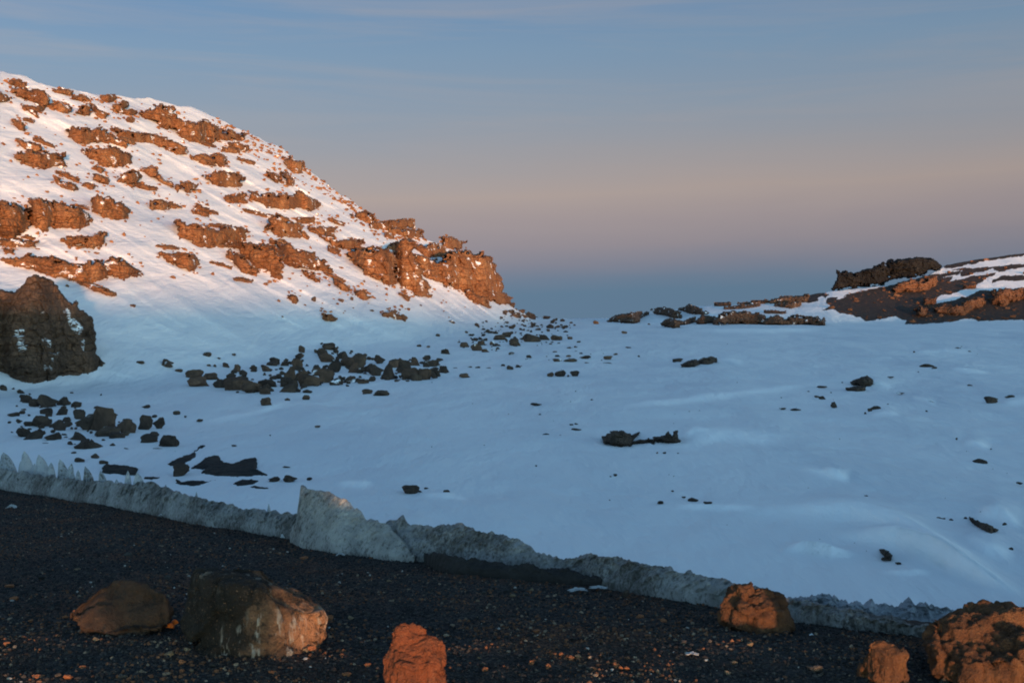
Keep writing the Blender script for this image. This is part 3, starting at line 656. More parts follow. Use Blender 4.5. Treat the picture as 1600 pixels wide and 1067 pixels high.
L4 = [(35,440,60,40),(103,468,40,15),(258,382,42,22),(407,376,24,12),(190,505,90,45),(205,555,110,55),(280,515,80,38),(270,437,20,12),(302,440,18,15),(365,445,35,25),(425,472,40,42),(516,460,18,12),(785,365,35,40),(420,575,160,72),(360,560,90,50),(320,560,70,40),(500,590,110,60),(590,560,100,45),(580,600,60,40),(720,530,60,90),(820,555,120,70),(785,520,60,60),(920,535,90,80),(715,590,110,50),(818,587,55,20),(705,630,32,16),(808,622,42,24),(588,665,62,50),(1055,535,80,40),(1122,540,65,30),(1150,595,60,28),(1225,607,85,34),(1265,515,70,85),(1190,490,90,60),(1350,470,80,65),(1395,515,110,65),(1460,515,70,50),(1415,440,50,50),(1110,450,70,80),(930,420,90,55),(940,350,80,40),(900,390,60,50),(760,450,60,55),(590,470,50,35),(1040,440,90,50),(1075,480,60,60),(960,470,80,60),(870,500,60,50),(1525,485,60,25),(1515,440,75,35),(1575,478,60,40),(1583,370,40,30),(1440,327,25,12),(1490,332,18,8),(875,775,30,10),(90,705,35,20),(218,742,35,12),(140,718,15,8),(410,885,30,8),(700,997,40,6),(1300,450,60,40)]
SP4 = {(588,665):'round dark boulder alone on snow in front of the rubble line', (1225,607):'flat topped box shaped boulder in front of the rubble line', (1150,595):'low boulder touching the left of the box shaped one', (35,440):'low boulder at the far left start of the rubble line', (205,555):'wide dark boulder at the left end of the rubble line', (190,505):'round boulder resting behind the leftmost dark rubble boulder', (1265,515):'tall boulder in the right half of the rubble line', (1395,515):'widest boulder at the right end of the rubble line', (820,555):'wedge shaped boulder in the middle of the rubble line', (420,575):'wide brown mass of rock, biggest of the left half of the rubble line', (785,365):'upright rock above the middle of the rubble line', (808,622):'small pointed rock under the middle of the rubble line', (705,630):'tiny low rock left of the small pointed rock', (258,382):'small lone rock above the left end of the rubble line', (407,376):'tiny dot of rock high above the left rubble line', (425,472):'round rock above the biggest brown mass', (875,775):'tiny low rock alone on open snow below the rubble line', (90,705):'small rock left of the lone round boulder, on open snow', (940,350):'highest boulder at the peak of the rubble heap', (1583,370):'low rock right of and above the rubble line end'}
for x, y, w_, h_ in L4:
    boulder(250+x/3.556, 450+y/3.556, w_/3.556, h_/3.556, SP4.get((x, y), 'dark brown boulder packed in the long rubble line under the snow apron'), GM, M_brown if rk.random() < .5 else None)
RUB = []
def rubble(px, pyb, wpx, hpx):
    Y = float(1/W(px, pyb-1)); base = P(px, pyb-1.0); wid, hgt = wpx/F*Y, hpx/F*Y
    me = VAR[rk.randrange(12)]
    if not hasattr(rubble, 'c'): rubble.c = {}
    if me.name not in rubble.c:
        v = np.empty(len(me.vertices)*3); me.vertices.foreach_get('co', v)
        rubble.c[me.name] = (v.reshape(-1, 3), np.array([p.vertices[:] for p in me.polygons]))
    v, f = rubble.c[me.name]; th = rk.uniform(0, 6.28); c_, s_ = math.cos(th), math.sin(th)
    x = (v[:, 0]*c_-v[:, 1]*s_)*wid*1.12; y = (v[:, 0]*s_+v[:, 1]*c_)*wid
    RUB.append((np.stack([x+float(base[0]), y+float(base[1])+.3*wid, v[:, 2]*hgt*1.28+float(base[2])+hgt*.36], -1), f))
def fill(poly, n, lo, hi, ar, label, group, mats, name='boulder', cat='boulder'):
    xs_ = [p[0] for p in poly]; ys_ = [p[1] for p in poly]; k = 0; tries = 0
    while k < n and tries < 20000:
        tries += 1
        x, y = rk.uniform(min(xs_), max(xs_)), rk.uniform(min(ys_), max(ys_))
        if not bool(in_poly(np.array(x), np.array(y), poly)): continue
        s = lo*(hi/lo)**(rk.random()**1.7)
        rubble(x, y, s, s*rk.uniform(*ar)); k += 1
p4 = [(250+x/3.556, 450+y/3.556) for x, y in [(290,545),(420,440),(560,450),(720,400),(880,360),(900,300),(990,340),(1110,370),(1200,400),(1400,400),(1560,400),(1580,490),(1480,520),(1150,550),(900,560),(540,600),(350,590)]]
fill(p4, 230, 4.5, 17, (.5, .9), 'small dark rock filling the long rubble line under the snow apron', GM, [M_boul, M_brown])
L5 = [(15,435,22,12),(68,438,20,10),(162,480,48,30),(120,378,25,15),(200,305,35,18),(85,550,80,35),(150,588,55,42),(105,592,50,25),(45,620,80,60),(220,560,30,10),(297,555,28,12),(343,558,26,14),(400,558,32,9),(270,608,58,24),(522,565,35,25),(568,556,32,20),(748,602,36,24),(803,602,58,34),(882,600,50,30),(845,600,12,10),(482,545,25,14),(530,478,30,14),(628,497,30,16),(270,440,50,28),(335,462,60,40),(385,468,40,20),(365,430,45,28),(425,430,30,25),(470,400,70,30),(505,385,50,30),(550,435,60,45),(640,415,90,48),(710,400,60,30),(780,402,60,30),(855,395,30,16),(905,412,22,10),(888,440,20,10),(850,445,24,10),(770,468,28,10),(787,490,28,10),(785,520,50,18),(860,522,70,20),(940,502,60,18),(1068,502,50,16),(950,528,24,8),(918,474,20,8),(848,492,26,12),(745,335,40,24),(785,330,30,14),(825,332,40,16),(862,305,18,10),(832,355,26,10),(1000,310,30,20),(1158,362,30,14),(1295,312,16,8),(1110,478,25,8),(1238,490,12,8),(1180,440,30,6),(640,285,50,35),(725,282,45,18),(1065,528,50,6),(600,275,40,20),(560,262,40,18)]
SP5 = {(803,602):'peaked middle rock of the row of three in front of the far rubble', (748,602):'left rock of the row of three in front of the far rubble', (882,600):'right rock of the row of three in front of the far rubble', (270,608):'low oval rock alone right of the rubble line end', (162,480):'rounded rock on the slope above the end of the rubble line', (522,565):'left of two small rocks side by side below the far rubble', (568,556):'right of two small rocks side by side below the far rubble', (640,285):'dark knob on the skyline at the toe of the end cliff', (725,282):'low dark rock at the edge of the saddle horizon', (1000,310):'small reddish rock on the edge of the saddle', (1158,362):'tiny rock alone on the far snow under the low cliff', (640,415):'widest rock in the far rubble patch', (860,522):'long low rock streak in the snow right of the far rubble', (940,502):'right part of the long low rock streak', (1068,502):'thin flat rock farther right of the low rock streak', (45,620):'bulky boulder closing the right end of the rubble line'}
for x, y, w_, h_ in L5:
    boulder(650+x/3.556, 420+y/3.556, w_/3.556, h_/3.556, SP5.get((x, y), 'small dark rock in the scattered far rubble before the saddle'), GF, M_red if (x, y) == (1000,310) else M_brown if rk.random() < .5 else None)
p5 = [(650+x/3.556, 420+y/3.556) for x, y in [(230,350),(450,280),(520,215),(640,255),(740,285),(860,295),(900,340),(820,420),(600,440),(400,470),(240,440)]]
fill(p5, 190, 2.2, 8, (.45, .75), 'tiny dark rock in the scattered far rubble before the saddle', GF, [M_boul, M_brown])
p5b = [(650+x/3.556, 420+y/3.556) for x, y in [(500,450),(1100,400),(1150,520),(560,560)]]
fill(p5b, 16, 1.6, 4, (.35, .5), 'speck of rock on smooth snow in front of the far rubble', GF, [M_boul])
LS = [(3.556,800,560,[(135,265,60,15),(330,375,22,10),(358,370,20,10),(360,405,55,14),(185,435,45,16),(290,436,80,8),(806,528,12,8),(848,530,18,10),(575,655,22,12),(548,660,10,6),(827,808,34,14),(1008,798,52,20),(1090,815,48,18),(955,775,24,6),(1007,218,14,6),(1505,285,38,10),(1580,290,50,10)]),
      (4.0,1200,500,[(915,208,14,14),(1188,184,30,12),(1000,300,75,22),(1040,308,34,14),(940,332,10,10),(770,362,40,8),(1265,416,30,12),(680,390,18,8),(345,422,60,8),(308,488,30,14),(342,498,40,20),(415,550,38,34),(668,572,70,30),(640,580,28,24),(610,592,16,16),(748,534,14,10),(832,463,48,8),(1020,526,48,16),(992,573,14,8),(1405,522,75,38),(1512,490,60,18),(1180,748,14,12),(1335,900,75,26),(1580,1028,40,14),(465,395,10,8),(85,490,14,6),(1260,200,16,5)]),
      (3.556,1150,650,[(830,550,40,12),(955,582,50,10),(1130,576,30,12),(1157,578,16,12),(1198,584,20,12),(1380,548,36,14),(1275,575,18,14),(1495,612,25,18),(1310,682,18,12),(1365,712,24,18),(1352,726,18,12),(1390,772,18,12),(1463,762,22,16),(1530,760,26,26),(905,826,30,14),(832,803,40,14),(725,448,20,6),(1400,672,90,20),(1440,678,25,18)]),
      (3.556,400,720,[(855,187,90,42),(912,175,20,10),(945,158,25,8),(1060,185,40,20),(295,108,30,14),(185,122,70,35),(98,112,60,20),(820,600,0,0)]),
      (4.7,920,380,[(655,870,70,22),(630,875,30,8)])]
SPS = {(1405,522):'dark humped rock near the right picture edge, left one of two', (1512,490):'flat rock near the right picture edge, right one of two', (668,572):'ragged dark rock left of centre in the right snowfield', (1000,300):'flat dark rock under a pale drift on the far right snow', (1335,900):'dark low rock alone on the right snow above the drift ridges', (855,187):'dark rock alone on snow above the tall ice fin', (1060,185):'small rock right of the lone rock above the ice fin', (185,122):'dark rock right of the black bare patches', (135,265):'flat thin rock alone in the centre of the snowfield', (1008,798):'middle of three small rocks in a row on the near central snow', (827,808):'left of three small rocks in a row on the near central snow', (1090,815):'right of three small rocks in a row on the near central snow', (360,405):'thin rock in the faint line left of the largest field rock', (415,550):'small forked rock on the right snowfield', (342,498):'small rock left of and above the forked rock', (1020,526):'thin slanting rock on a pale drift at right', (1530,760):'upright little rock in the lower right corner of the snow', (295,108):'small dark rock just above the tip of the ice fin', (655,870):'small rock left of the rock pair below the long low cliff', (1188,184):'tiny far rock on a pinkish drift at right', (1580,1028):'small rock touching the right picture edge', (905,826):'tiny rock right below the slanting black rock', (1400,672):'flat rock lying right under the dark slanting rock'}
for sc_, ox, oy, L in LS:
    for x, y, w_, h_ in L:
        if w_: boulder(ox+x/sc_, oy+y/sc_, w_/sc_, max(h_, 7)/sc_, SPS.get((x, y), 'small dark rock poking out of the open snowfield'), GS, M_dark, 'rock', 'rock')
p8 = [(x/3.556, 560+y/3.556) for x, y in [(60,215),(200,200),(330,270),(520,280),(720,340),(740,420),(620,480),(430,490),(200,480),(60,420)]]
fill(p8, 80, 3.5, 13, (.5, .8), '', '', None)
fill([(560, 600), (900, 540), (1590, 520), (1590, 900), (1200, 840), (700, 790)], 90, 1.2, 4.0, (.35, .6), '', '', None)
vs, fs, off = [], [], 0
for v, f in RUB: vs.append(v); fs.append(f+off); off += len(v)
o = mesh_obj('rubble', np.concatenate(vs), np.concatenate(fs), M_boul, smooth=False)
tag(o, 'countless small dark rocks strewn between the boulders at the hill foot', 'rubble', None, 'stuff')
RUB.clear(); pk = 0
while pk < 260:
    x = rk.uniform(1290, 1620); y = rk.uniform(400, 508)
    if y < float(crest(x))+2 or not any(bool(in_poly(np.array(x), np.array(y), g)) for g in GRAVEL): continue
    sz = 1.4*(7/1.4)**(rk.random()**2); rubble(x, y, sz*rk.uniform(1, 1.8), sz*rk.uniform(.4, .8)); pk += 1
vs, fs, off = [], [], 0
for v, f in RUB: vs.append(v); fs.append(f+off); off += len(v)
o = mesh_obj('scree', np.concatenate(vs), np.concatenate(fs), M_redbare, smooth=False)
tag(o, 'loose brown stones littering the dark slope of the far hill', 'scree', None, 'stuff')
RUB.clear(); pk = 0
while pk < 1500:
    x = rk.uniform(0, 830); y = rk.uniform(115, 500); near_ = rk.random() < .62
    if near_:
        fn, _l, st = rk.choice(HILL_OUT); q = fn(st); i_ = rk.randrange(len(q)-1); u_ = rk.random()
        x = q[i_][0]+(q[i_+1][0]-q[i_][0])*u_+rk.gauss(0, 7); y = rk.choice([q[i_][1], q[i_][2]])+rk.gauss(0, 4.5)
    c_ = float(crest(x))
    if not near_ and rk.random() < .45: x = rk.uniform(330, 640); c_ = float(crest(x)); y = c_+abs(rk.gauss(3, 16))
    if y < c_+1.5 or y > 330+x*.18+70: continue
    edge = near_ or y < c_+34 and 330 < x < 640
    if not edge and fbm(x/40, y/15, 5, 2) < (.05 if rk.random() < .8 else -2): continue
    sz = 1.6*(6/1.6)**(rk.random()**1.4) if not edge else rk.uniform(1.8, 5.0)
    rubble(x, y, sz*rk.uniform(.8, 1.8), sz*rk.uniform(.5, 1.0)); pk += 1
vs, fs, off = [], [], 0
for v, f in RUB: vs.append(v); fs.append(f+off); off += len(v)
o = mesh_obj('scree', np.concatenate(vs), np.concatenate(fs), M_red, smooth=False)
tag(o, 'countless tiny rust rocks speckling the snow of the sunlit hill', 'scree', None, 'stuff')
# small rocks on the lit hill, strewn near the ledges
pk = 0
while pk < 160:
    x = rk.uniform(0, 800); y = rk.uniform(120, 500); c_ = float(crest(x))
    if y < c_+4 or y > min(500, c_+300) : continue
    if y > 330+x*.18+60: continue
    if vnoise(x/45, y/22) < -.1: continue
    s = rk.uniform(2.2, 6.5)
    boulder(x, y, s, s*rk.uniform(.5, .95), 'small rust brown rock poking through the snow among the hill ledges', 'small rocks strewn over the snowy hill', M_red, 'rock', 'rock'); pk += 1
L3 = [(370,245,20,14),(775,670,50,14),(920,690,65,30),(993,715,40,14),(1148,630,40,22),(1297,626,22,12),(1215,645,18,10),(1250,690,30,24),(1312,720,40,42),(1162,686,20,12),(1192,690,16,14),(1405,706,20,10)]
L2 = [(475,970,22,16),(320,968,25,28),(530,960,20,20),(915,990,14,8),(540,1003,10,6),(145,1053,14,8),(640,1020,30,10),(600,860,14,14),(730,1010,16,8),(1425,1000,30,26),(1475,1030,40,20),(1520,1060,45,35),(1380,1030,40,16),(1440,1055,40,22)]
for x, y, w_, h_ in L3: boulder(x/3.556, 380+y/3.556, w_/3.556, h_/3.556, 'small shaded rock on the blue snow apron above the rubble line', 'rocks on the lower snow slope', M_brown, 'rock', 'rock')
for x, y, w_, h_ in L2: boulder(400+x/3.556, 200+y/3.556, w_/3.556, h_/3.556, 'small brown rock low on the snow slope below the orange cliffs', 'rocks on the lower snow slope', M_brown, 'rock', 'rock')

# ------------------------------------------------------------------ the cinder ground at the viewer's feet
GZ = -1.6
BX = [-900, -400, 0, 60, 130, 200, 260, 320, 350, 400, 450, 500, 560, 650, 730, 800, 880, 1000, 1140, 1240, 1330, 1400, 1480, 1540, 1700, 2300]
BB = [640, 690, 757, 765, 777, 790, 800, 812, 815, 822, 831, 843, 852, 866, 876, 884, 895, 916, 938, 957, 968, 975, 985, 990, 1010, 1060]
BT = [600, 665, 733, 741, 751, 758, 768, 781, 789, 798, 803, 806, 812, 822, 830, 846, 872, 885, 909, 937, 950, 966, 982, 988, 1008, 1058]
GK = .08
def g_at(px, py):
    a, tz = ray(px, py); Y = (GZ+5.5*GK)/(tz+GK); Y = np.where(Y < 5.5, (GZ-.165)/(tz-.03), Y); return a*Y, Y
ex, ey = g_at(np.array(BX, float), np.array(BB, float))       # edge of the ground in plan
def edgeY(X): return np.interp(X, ex, ey)
SA, CA = math.sin(SUN_AZ), math.cos(SUN_AZ)
def ground_z(X, Y, fine=True):
    X = np.asarray(X, float); Y = np.asarray(Y, float)
    z = GZ-GK*np.clip(Y-5.5, 0, 60)-.03*np.clip(5.5-Y, 0, 1.1)+fbm(X/1.3, Y/1.3, 0, 3)*.018*sm(Y, 2, 5)
    if fine: z = z+fbm(X/.16, Y/.16, 3, 3)*.006+fbm(X/.035, Y/.035, 5, 2)*.0035
    e = edgeY(X)
    z = z-.03*sm(Y, e-1.5, e)                 # dips a little toward the ice
    z = z-np.maximum(Y-e-.5, 0)*.55             # then drops to the snowfield
    s = X*CA+Y*SA
    z = z-np.clip(4.4-Y, 0, 6)*.07-np.maximum(-Y-1.5, 0)*.08             # falls away behind the viewer
    side = sm(s, 20, 160)*7.5-sm(-s, 14, 90)*3.0
    return z-side
gx_ = np.concatenate([-np.geomspace(900, 8, 40), np.arange(-7.9, 4.2, .027), np.geomspace(4.3, 900, 40)])
gy_ = np.concatenate([-np.geomspace(900, 1, 40), np.linspace(-.9, 4.4, 30), np.arange(4.45, 17, .034), np.linspace(17.2, 55, 30)])
GX, GY = np.meshgrid(gx_, gy_)
GZZ = ground_z(GX, GY)
def ground_mat():
    m, t = newmat('cinder_ground'); co = t.n('ShaderNodeNewGeometry').outputs['Position']
    n1 = t.noise(co, 1.1, 5, .6); n2 = t.noise(co, 38, 4, .7); n3 = t.noise(co, 140, 3, .7)
    vo = t.n('ShaderNodeTexVoronoi', Scale=70.0); t.l(co, vo.inputs['Vector'])
    vs = t.n('ShaderNodeSeparateColor'); t.l(vo.outputs['Color'], vs.inputs[0])
    base = t.ramp(vs.outputs[0], [(0, (.018, .017, .018, 1)), (.6, (.037, .034, .034, 1)), (.85, (.06, .055, .052, 1)), (.97, (.09, .07, .055, 1))])
    warm = t.mix(1.0, base, (2.2, 1.2, .8, 1), 'MULTIPLY')
    colr = t.mix(t.math('MULTIPLY', t.math('SUBTRACT', n1, .45, True), 4, True), base, warm)
    h = t.math('ADD', t.math('MULTIPLY', vo.outputs['Distance'], -.9), t.math('ADD', n2, t.math('MULTIPLY', n3, .4)))
    finish(t, colr, .95, h, .9, .012, .1); return m
M_ground = ground_mat()
o = mesh_obj('gravel_ground', np.stack([GX, GY, GZZ], -1).reshape(-1, 3), grid_faces(len(gy_), len(gx_)), M_ground)
tag(o, 'dark volcanic gravel ground in the foreground', 'ground', None, 'structure')

# pebbles
def pebble_base():
    bm = bmesh.new(); bmesh.ops.create_icosphere(bm, subdivisions=1, radius=.5)
    v = np.array([x.co[:] for x in bm.verts]); f = np.array([[q.index for q in fa.verts] for fa in bm.faces]); bm.free(); return v, f
pv, pf = pebble_base()
def pebbles(n, lo, hi, power):
    out_v, out_f, out_c = [], [], []
    k = 0
    Y = 4.5+12.3*RNG.random(n*3)**1.25; X = RNG.uniform(-.5, .5, n*3)*Y*.96
    keep = (Y < edgeY(X)+.05) & (RNG.random(n*3) < (Y/11.3)**0 * 1.0); X, Y = X[keep][:n], Y[keep][:n]; n = len(X)
    s = lo*(hi/lo)**(RNG.random(n)**power)
    Zp = ground_z(X, Y)
    V = pv[None]*RNG.uniform(.72, 1.25, (n, len(pv), 1))
    V = V*RNG.uniform(.6, 1.2, (n, 1, 3))
    ang = RNG.random(n)*6.28; c_, s_ = np.cos(ang), np.sin(ang)
    x = V[..., 0]*c_[:, None]-V[..., 1]*s_[:, None]; y = V[..., 0]*s_[:, None]+V[..., 1]*c_[:, None]
    V = np.stack([x, y, V[..., 2]*.8], -1)*s[:, None, None]
    V += np.stack([X, Y, Zp+s*.14], -1)[:, None]
    Fp = pf[None]+(np.arange(n)*len(pv))[:, None, None]
    r = RNG.random(n); w1 = np.clip(sm(fbm(X/1.0, Y/1.0, 8, 3), -.1, .6)+2.6*sm(-Y, -6.3, -5.4)*sm(fbm(X/.5, Y/.3, 3, 3), -.35, .3), 0, 2)
    pal = np.array([[.027, .026, .028], [.047, .043, .042], [.07, .062, .056], [.17, .08, .045], [.24, .18, .13], [.42, .40, .37]])
    th = np.stack([.48-.1*w1, .85-.22*w1, .96-.27*w1, .991-.06*w1, np.full(n, .996)], -1)
    idx = (r[:, None] > th).sum(1)
    col = pal[idx]*RNG.uniform(.75, 1.25, (n, 1))
    col = np.concatenate([col, np.ones((n, 1))], 1)
    return V.reshape(-1, 3), Fp.reshape(-1, 3), np.repeat(col, len(pv), 0)
def vc_mat():
    m, t = newmat('pebble'); at = t.n('ShaderNodeAttribute', _attribute_name='tint'); co = t.n('ShaderNodeNewGeometry').outputs['Position']
    n = t.noise(co, 160, 3, .6)
    c_ = t.mix(n, at.outputs['Color'], t.mix(1.0, at.outputs['Color'], (.45, .45, .45, 1), 'MULTIPLY'))
    finish(t, c_, .9, n, .6, .004, .15); return m
M_peb = vc_mat()
v, f, c_ = pebbles(75000, .0055, .026, 2.1)
o = mesh_obj('gravel', v, f, M_peb, smooth=False, attrs={'tint': c_}); tag(o, 'loose dark and rusty pebbles covering the foreground', 'gravel', None, 'stuff')

# ------------------------------------------------------------------ foreground stones
def fg_mat(name, a, b, c, sc_=1.0, dark=(.02, .018, .016, 1), streak=None, darkamt=.5, xg=0.0):
    m, t = newmat(name); co = t.n('ShaderNodeTexCoord').outputs['Object']
    n1 = t.noise(co, 5*sc_, 6, .65, .5); n2 = t.noise(co, 24*sc_, 5, .7, .2); n3 = t.noise(co, 90*sc_, 4, .65)
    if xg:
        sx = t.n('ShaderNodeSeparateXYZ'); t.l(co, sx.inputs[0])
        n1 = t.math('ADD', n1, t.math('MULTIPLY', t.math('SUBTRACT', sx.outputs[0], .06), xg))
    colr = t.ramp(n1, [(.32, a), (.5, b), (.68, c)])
    colr = t.mix(t.math('MULTIPLY', t.math('SUBTRACT', n2, darkamt, True), 6, True), colr, dark)
    colr = t.mix(t.math('MULTIPLY', t.math('SUBTRACT', n3, .60, True), 5, True), colr, (c[0]*1.5, c[1]*1.6, c[2]*1.6, 1))
    if streak:
        n4 = t.noise(t.mapping(co, (26, 26, 5)), 1, 3, .55, .3)
        n5 = t.noise(co, 3.2, 2, .5)
        k = t.math('MULTIPLY', t.math('MULTIPLY', t.math('SUBTRACT', n4, .55, True), 9, True), t.math('MULTIPLY', t.math('SUBTRACT', n5, .46, True), 8, True))
        colr = t.mix(k, colr, streak)
    h = t.math('ADD', t.math('MULTIPLY', n2, .9), t.math('ADD', t.math('MULTIPLY', n1, .6), t.math('MULTIPLY', n3, .45)))
    finish(t, colr, .88, h, 1.0, .035/sc_, .25); return m
M_bigb = fg_mat('lichen_and_shade_boulder', (.009, .008, .007, 1), (.024, .016, .012, 1), (.22, .12, .07, 1), streak=(.30, .28, .25, 1), darkamt=.50, xg=.7)  # object X grades it dark left, bright right: lichen plus painted shade and sunlight
M_rust = fg_mat('rust_boulder', (.045, .022, .013, 1), (.085, .038, .018, 1), (.14, .07, .032, 1), darkamt=.56, dark=(.06, .035, .025, 1))
M_rust2 = fg_mat('red_boulder', (.075, .028, .016, 1), (.14, .042, .018, 1), (.16, .07, .038, 1), darkamt=.55, dark=(.09, .04, .025, 1))
M_grey = fg_mat('brown_boulder', (.028, .019, .016, 1), (.05, .03, .021, 1), (.085, .046, .03, 1), darkamt=.53)
def fg_rock(px, pyb, pts3, mat, label, vox=.012, amp=.03, freq=6, name='boulder', seed=0, mpp=None, rugged=0.0, facet=1.0):
    """pts3 in photo pixels: x right, y away, z up from the base point"""
    X, Y = g_at(px, pyb); k = Y/F
    P3 = [(a*k, b*k, c_*k) for a, b, c_ in pts3]
    me = hull_mesh(P3, 0, 0, 0, name=name)
    tmp = bpy.data.objects.new('tmp', me); C.objects.link(tmp)
    r = tmp.modifiers.new('r', 'REMESH'); r.mode = 'VOXEL'; r.voxel_size = vox
    s = tmp.modifiers.new('s', 'SMOOTH'); s.factor = .5; s.iterations = 1
    dg = bpy.context.evaluated_depsgraph_get(); dg.update()
    m2 = bpy.data.meshes.new_from_object(tmp.evaluated_get(dg)); m2.name = name
    bpy.data.objects.remove(tmp)
    n = len(m2.vertices); v = np.empty(n*3, np.float32); m2.vertices.foreach_get('co', v); v = v.reshape(-1, 3).astype(float)
    nn = np.empty(n*3, np.float32); m2.vertices.foreach_get('normal', nn); nn = nn.reshape(-1, 3)
    x, y, z = v.T
    q = freq
    d = fbm(x*q+seed, y*q, z*q, 5, .55)*amp*.8
    rd = 1-np.abs(vnoise(x*q*1.4+seed, y*q*1.4+5, z*q*1.4)); d = d-(rd**6)*amp*.9
    cv, ce = cells(x*q*1.2+seed, y*q*1.2, z*q*1.2); d = d+(cv-.5)*amp*.7*(1+rugged)-np.exp(-ce*8)*amp*.5
    cv, ce = cells(x*q*5+seed, y*q*5, z*q*5); d = d+(cv-.5)*amp*.28*(1+rugged)-np.exp(-ce*7)*amp*.22*(1+rugged)
    q2 = q*.62; cv, ce = cells(x*q2+seed, y*q2+seed, z*q2)
    tl = ((cv*7.3) % 1-.5)*x+((cv*13.7) % 1-.5)*y+((cv*29.1) % 1-.5)*z
    d = d+np.clip(tl*.55, -.02, .02)*facet
    v = v+nn*d[:, None]
    m2.vertices.foreach_set('co', v.astype(np.float32).ravel()); m2.materials.clear(); m2.materials.append(mat)
    m2.polygons.foreach_set('use_smooth', np.ones(len(m2.polygons), bool)); m2.update()
    o = bpy.data.objects.new(name, m2); C.objects.link(o)
    o.location = (float(X), float(Y), float(ground_z(X, Y, False)))
    tag(o, label, 'boulder'); return o
# big dark boulder (origin at px 394, row 1015)
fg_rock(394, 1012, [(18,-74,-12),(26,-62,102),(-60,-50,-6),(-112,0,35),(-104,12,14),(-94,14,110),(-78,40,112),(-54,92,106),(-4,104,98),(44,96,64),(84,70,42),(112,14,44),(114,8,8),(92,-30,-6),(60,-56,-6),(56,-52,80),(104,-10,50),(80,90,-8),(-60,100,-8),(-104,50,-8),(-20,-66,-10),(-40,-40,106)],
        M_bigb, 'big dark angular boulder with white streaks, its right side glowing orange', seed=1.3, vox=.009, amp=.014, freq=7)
fg_rock(188, 995, [(-88,0,28),(-84,8,40),(-70,20,55),(-40,30,72),(0,30,76),(35,25,72),(70,10,60),(86,10,35),(80,-10,8),(40,-30,0),(0,-34,4),(-40,-26,12),(-75,-12,22),(60,60,0),(-60,60,0),(0,40,74)],
        M_grey, 'flat dull brown boulder with an orange lit left end, left of the big dark boulder', seed=4.4, vox=.011, amp=.02)
fg_rock(648, 1085, [(-52,0,34),(-55,6,58),(-46,12,84),(-26,20,104),(-8,24,108),(20,20,98),(40,12,80),(54,6,56),(58,0,30),(52,-6,10),(30,-34,0),(-25,-34,0),(0,-38,50),(-30,-26,60),(26,-30,58),(-40,40,0),(44,40,0),(0,60,60),(-6,46,98)],
        M_rust2, 'bright orange red rounded boulder at the bottom, nearest the viewer', seed=7.9, vox=.008, amp=.016, freq=9, rugged=.5, facet=.35)
fg_rock(1178, 980, [(-58,0,35),(-52,6,55),(-30,14,64),(10,20,70),(34,16,70),(48,10,50),(58,6,36),(60,0,6),(40,-24,-2),(-5,-34,-2),(-38,-24,8),(-52,-8,18),(-20,-30,40),(20,-30,46),(40,-16,44),(-46,-14,40),(-40,50,0),(50,50,0),(0,55,60)],
        M_rust, 'squat orange boulder standing alone against the dirty ice ridge', seed=10.2, vox=.008, amp=.015, freq=9, rugged=.3)
fg_rock(1390, 1066, [(-30,0,36),(-36,6,60),(-22,10,66),(-8,6,56),(28,8,58),(31,4,30),(33,0,0),(20,-20,-4),(-14,-20,-4),(-28,-8,8),(24,-14,50),(-12,-16,48),(-40,40,0),(34,40,0),(0,36,54)],
        M_rust, 'small square brown boulder left of the large boulder in the corner', seed=12.6, vox=.007, amp=.012, freq=11, rugged=.4, facet=.4)
fg_rock(1560, 1062, [(-100,-10,18),(-100,-6,44),(-98,16,62),(-90,46,80),(-64,74,84),(-30,92,90),(10,118,96),(50,128,100),(120,140,102),(140,60,90),(145,-30,30),(130,-55,0),(40,-62,-4),(-30,-55,4),(-82,-34,8),(-70,-44,50),(0,-62,62),(70,-62,72),(140,-50,78),(-70,100,0),(130,150,0)],
        M_rust, 'large rugged boulder in the lower right corner, dark on top and orange below', seed=15.1, vox=.010, amp=.022, freq=8, rugged=.6)

# medium stones
def stone(px, py, s, mat, label, group, sc3=(1, .8, .6), z=0, rz=None, name='stone', cat='stone'):
    X, Y = g_at(px, py); k = Y/F*s
    o = bpy.data.objects.new(name, variant(rk.randrange(12), mat)); C.objects.link(o)
    o.location = (float(X), float(Y), float(ground_z(X, Y, False))+k*sc3[2]*.3+z)
    o.scale = (k*sc3[0], k*sc3[1], k*sc3[2]); o.rotation_euler = (0, 0, rk.uniform(-.4, .4) if rz is None else rz)
    tag(o, label, cat, group); return o
def flat_mat(name, c_, rough=.8):
    m, t = newmat(name); co = t.n('ShaderNodeTexCoord').outputs['Object']; n = t.noise(co, 3, 4, .6)
    finish(t, t.mix(n, c_, tuple(x*.6 for x in c_[:3])+(1,)), rough, n, .5, .2, .2); return m
M_st_o = flat_mat('orange_stone', (.30, .12, .055, 1)); M_st_g = flat_mat('grey_stone', (.075, .068, .062, 1)); M_st_t = flat_mat('tan_stone', (.22, .16, .10, 1)); M_st_d = flat_mat('dark_stone', (.03, .028, .028, 1))
GST = 'loose stones on the dark gravel'
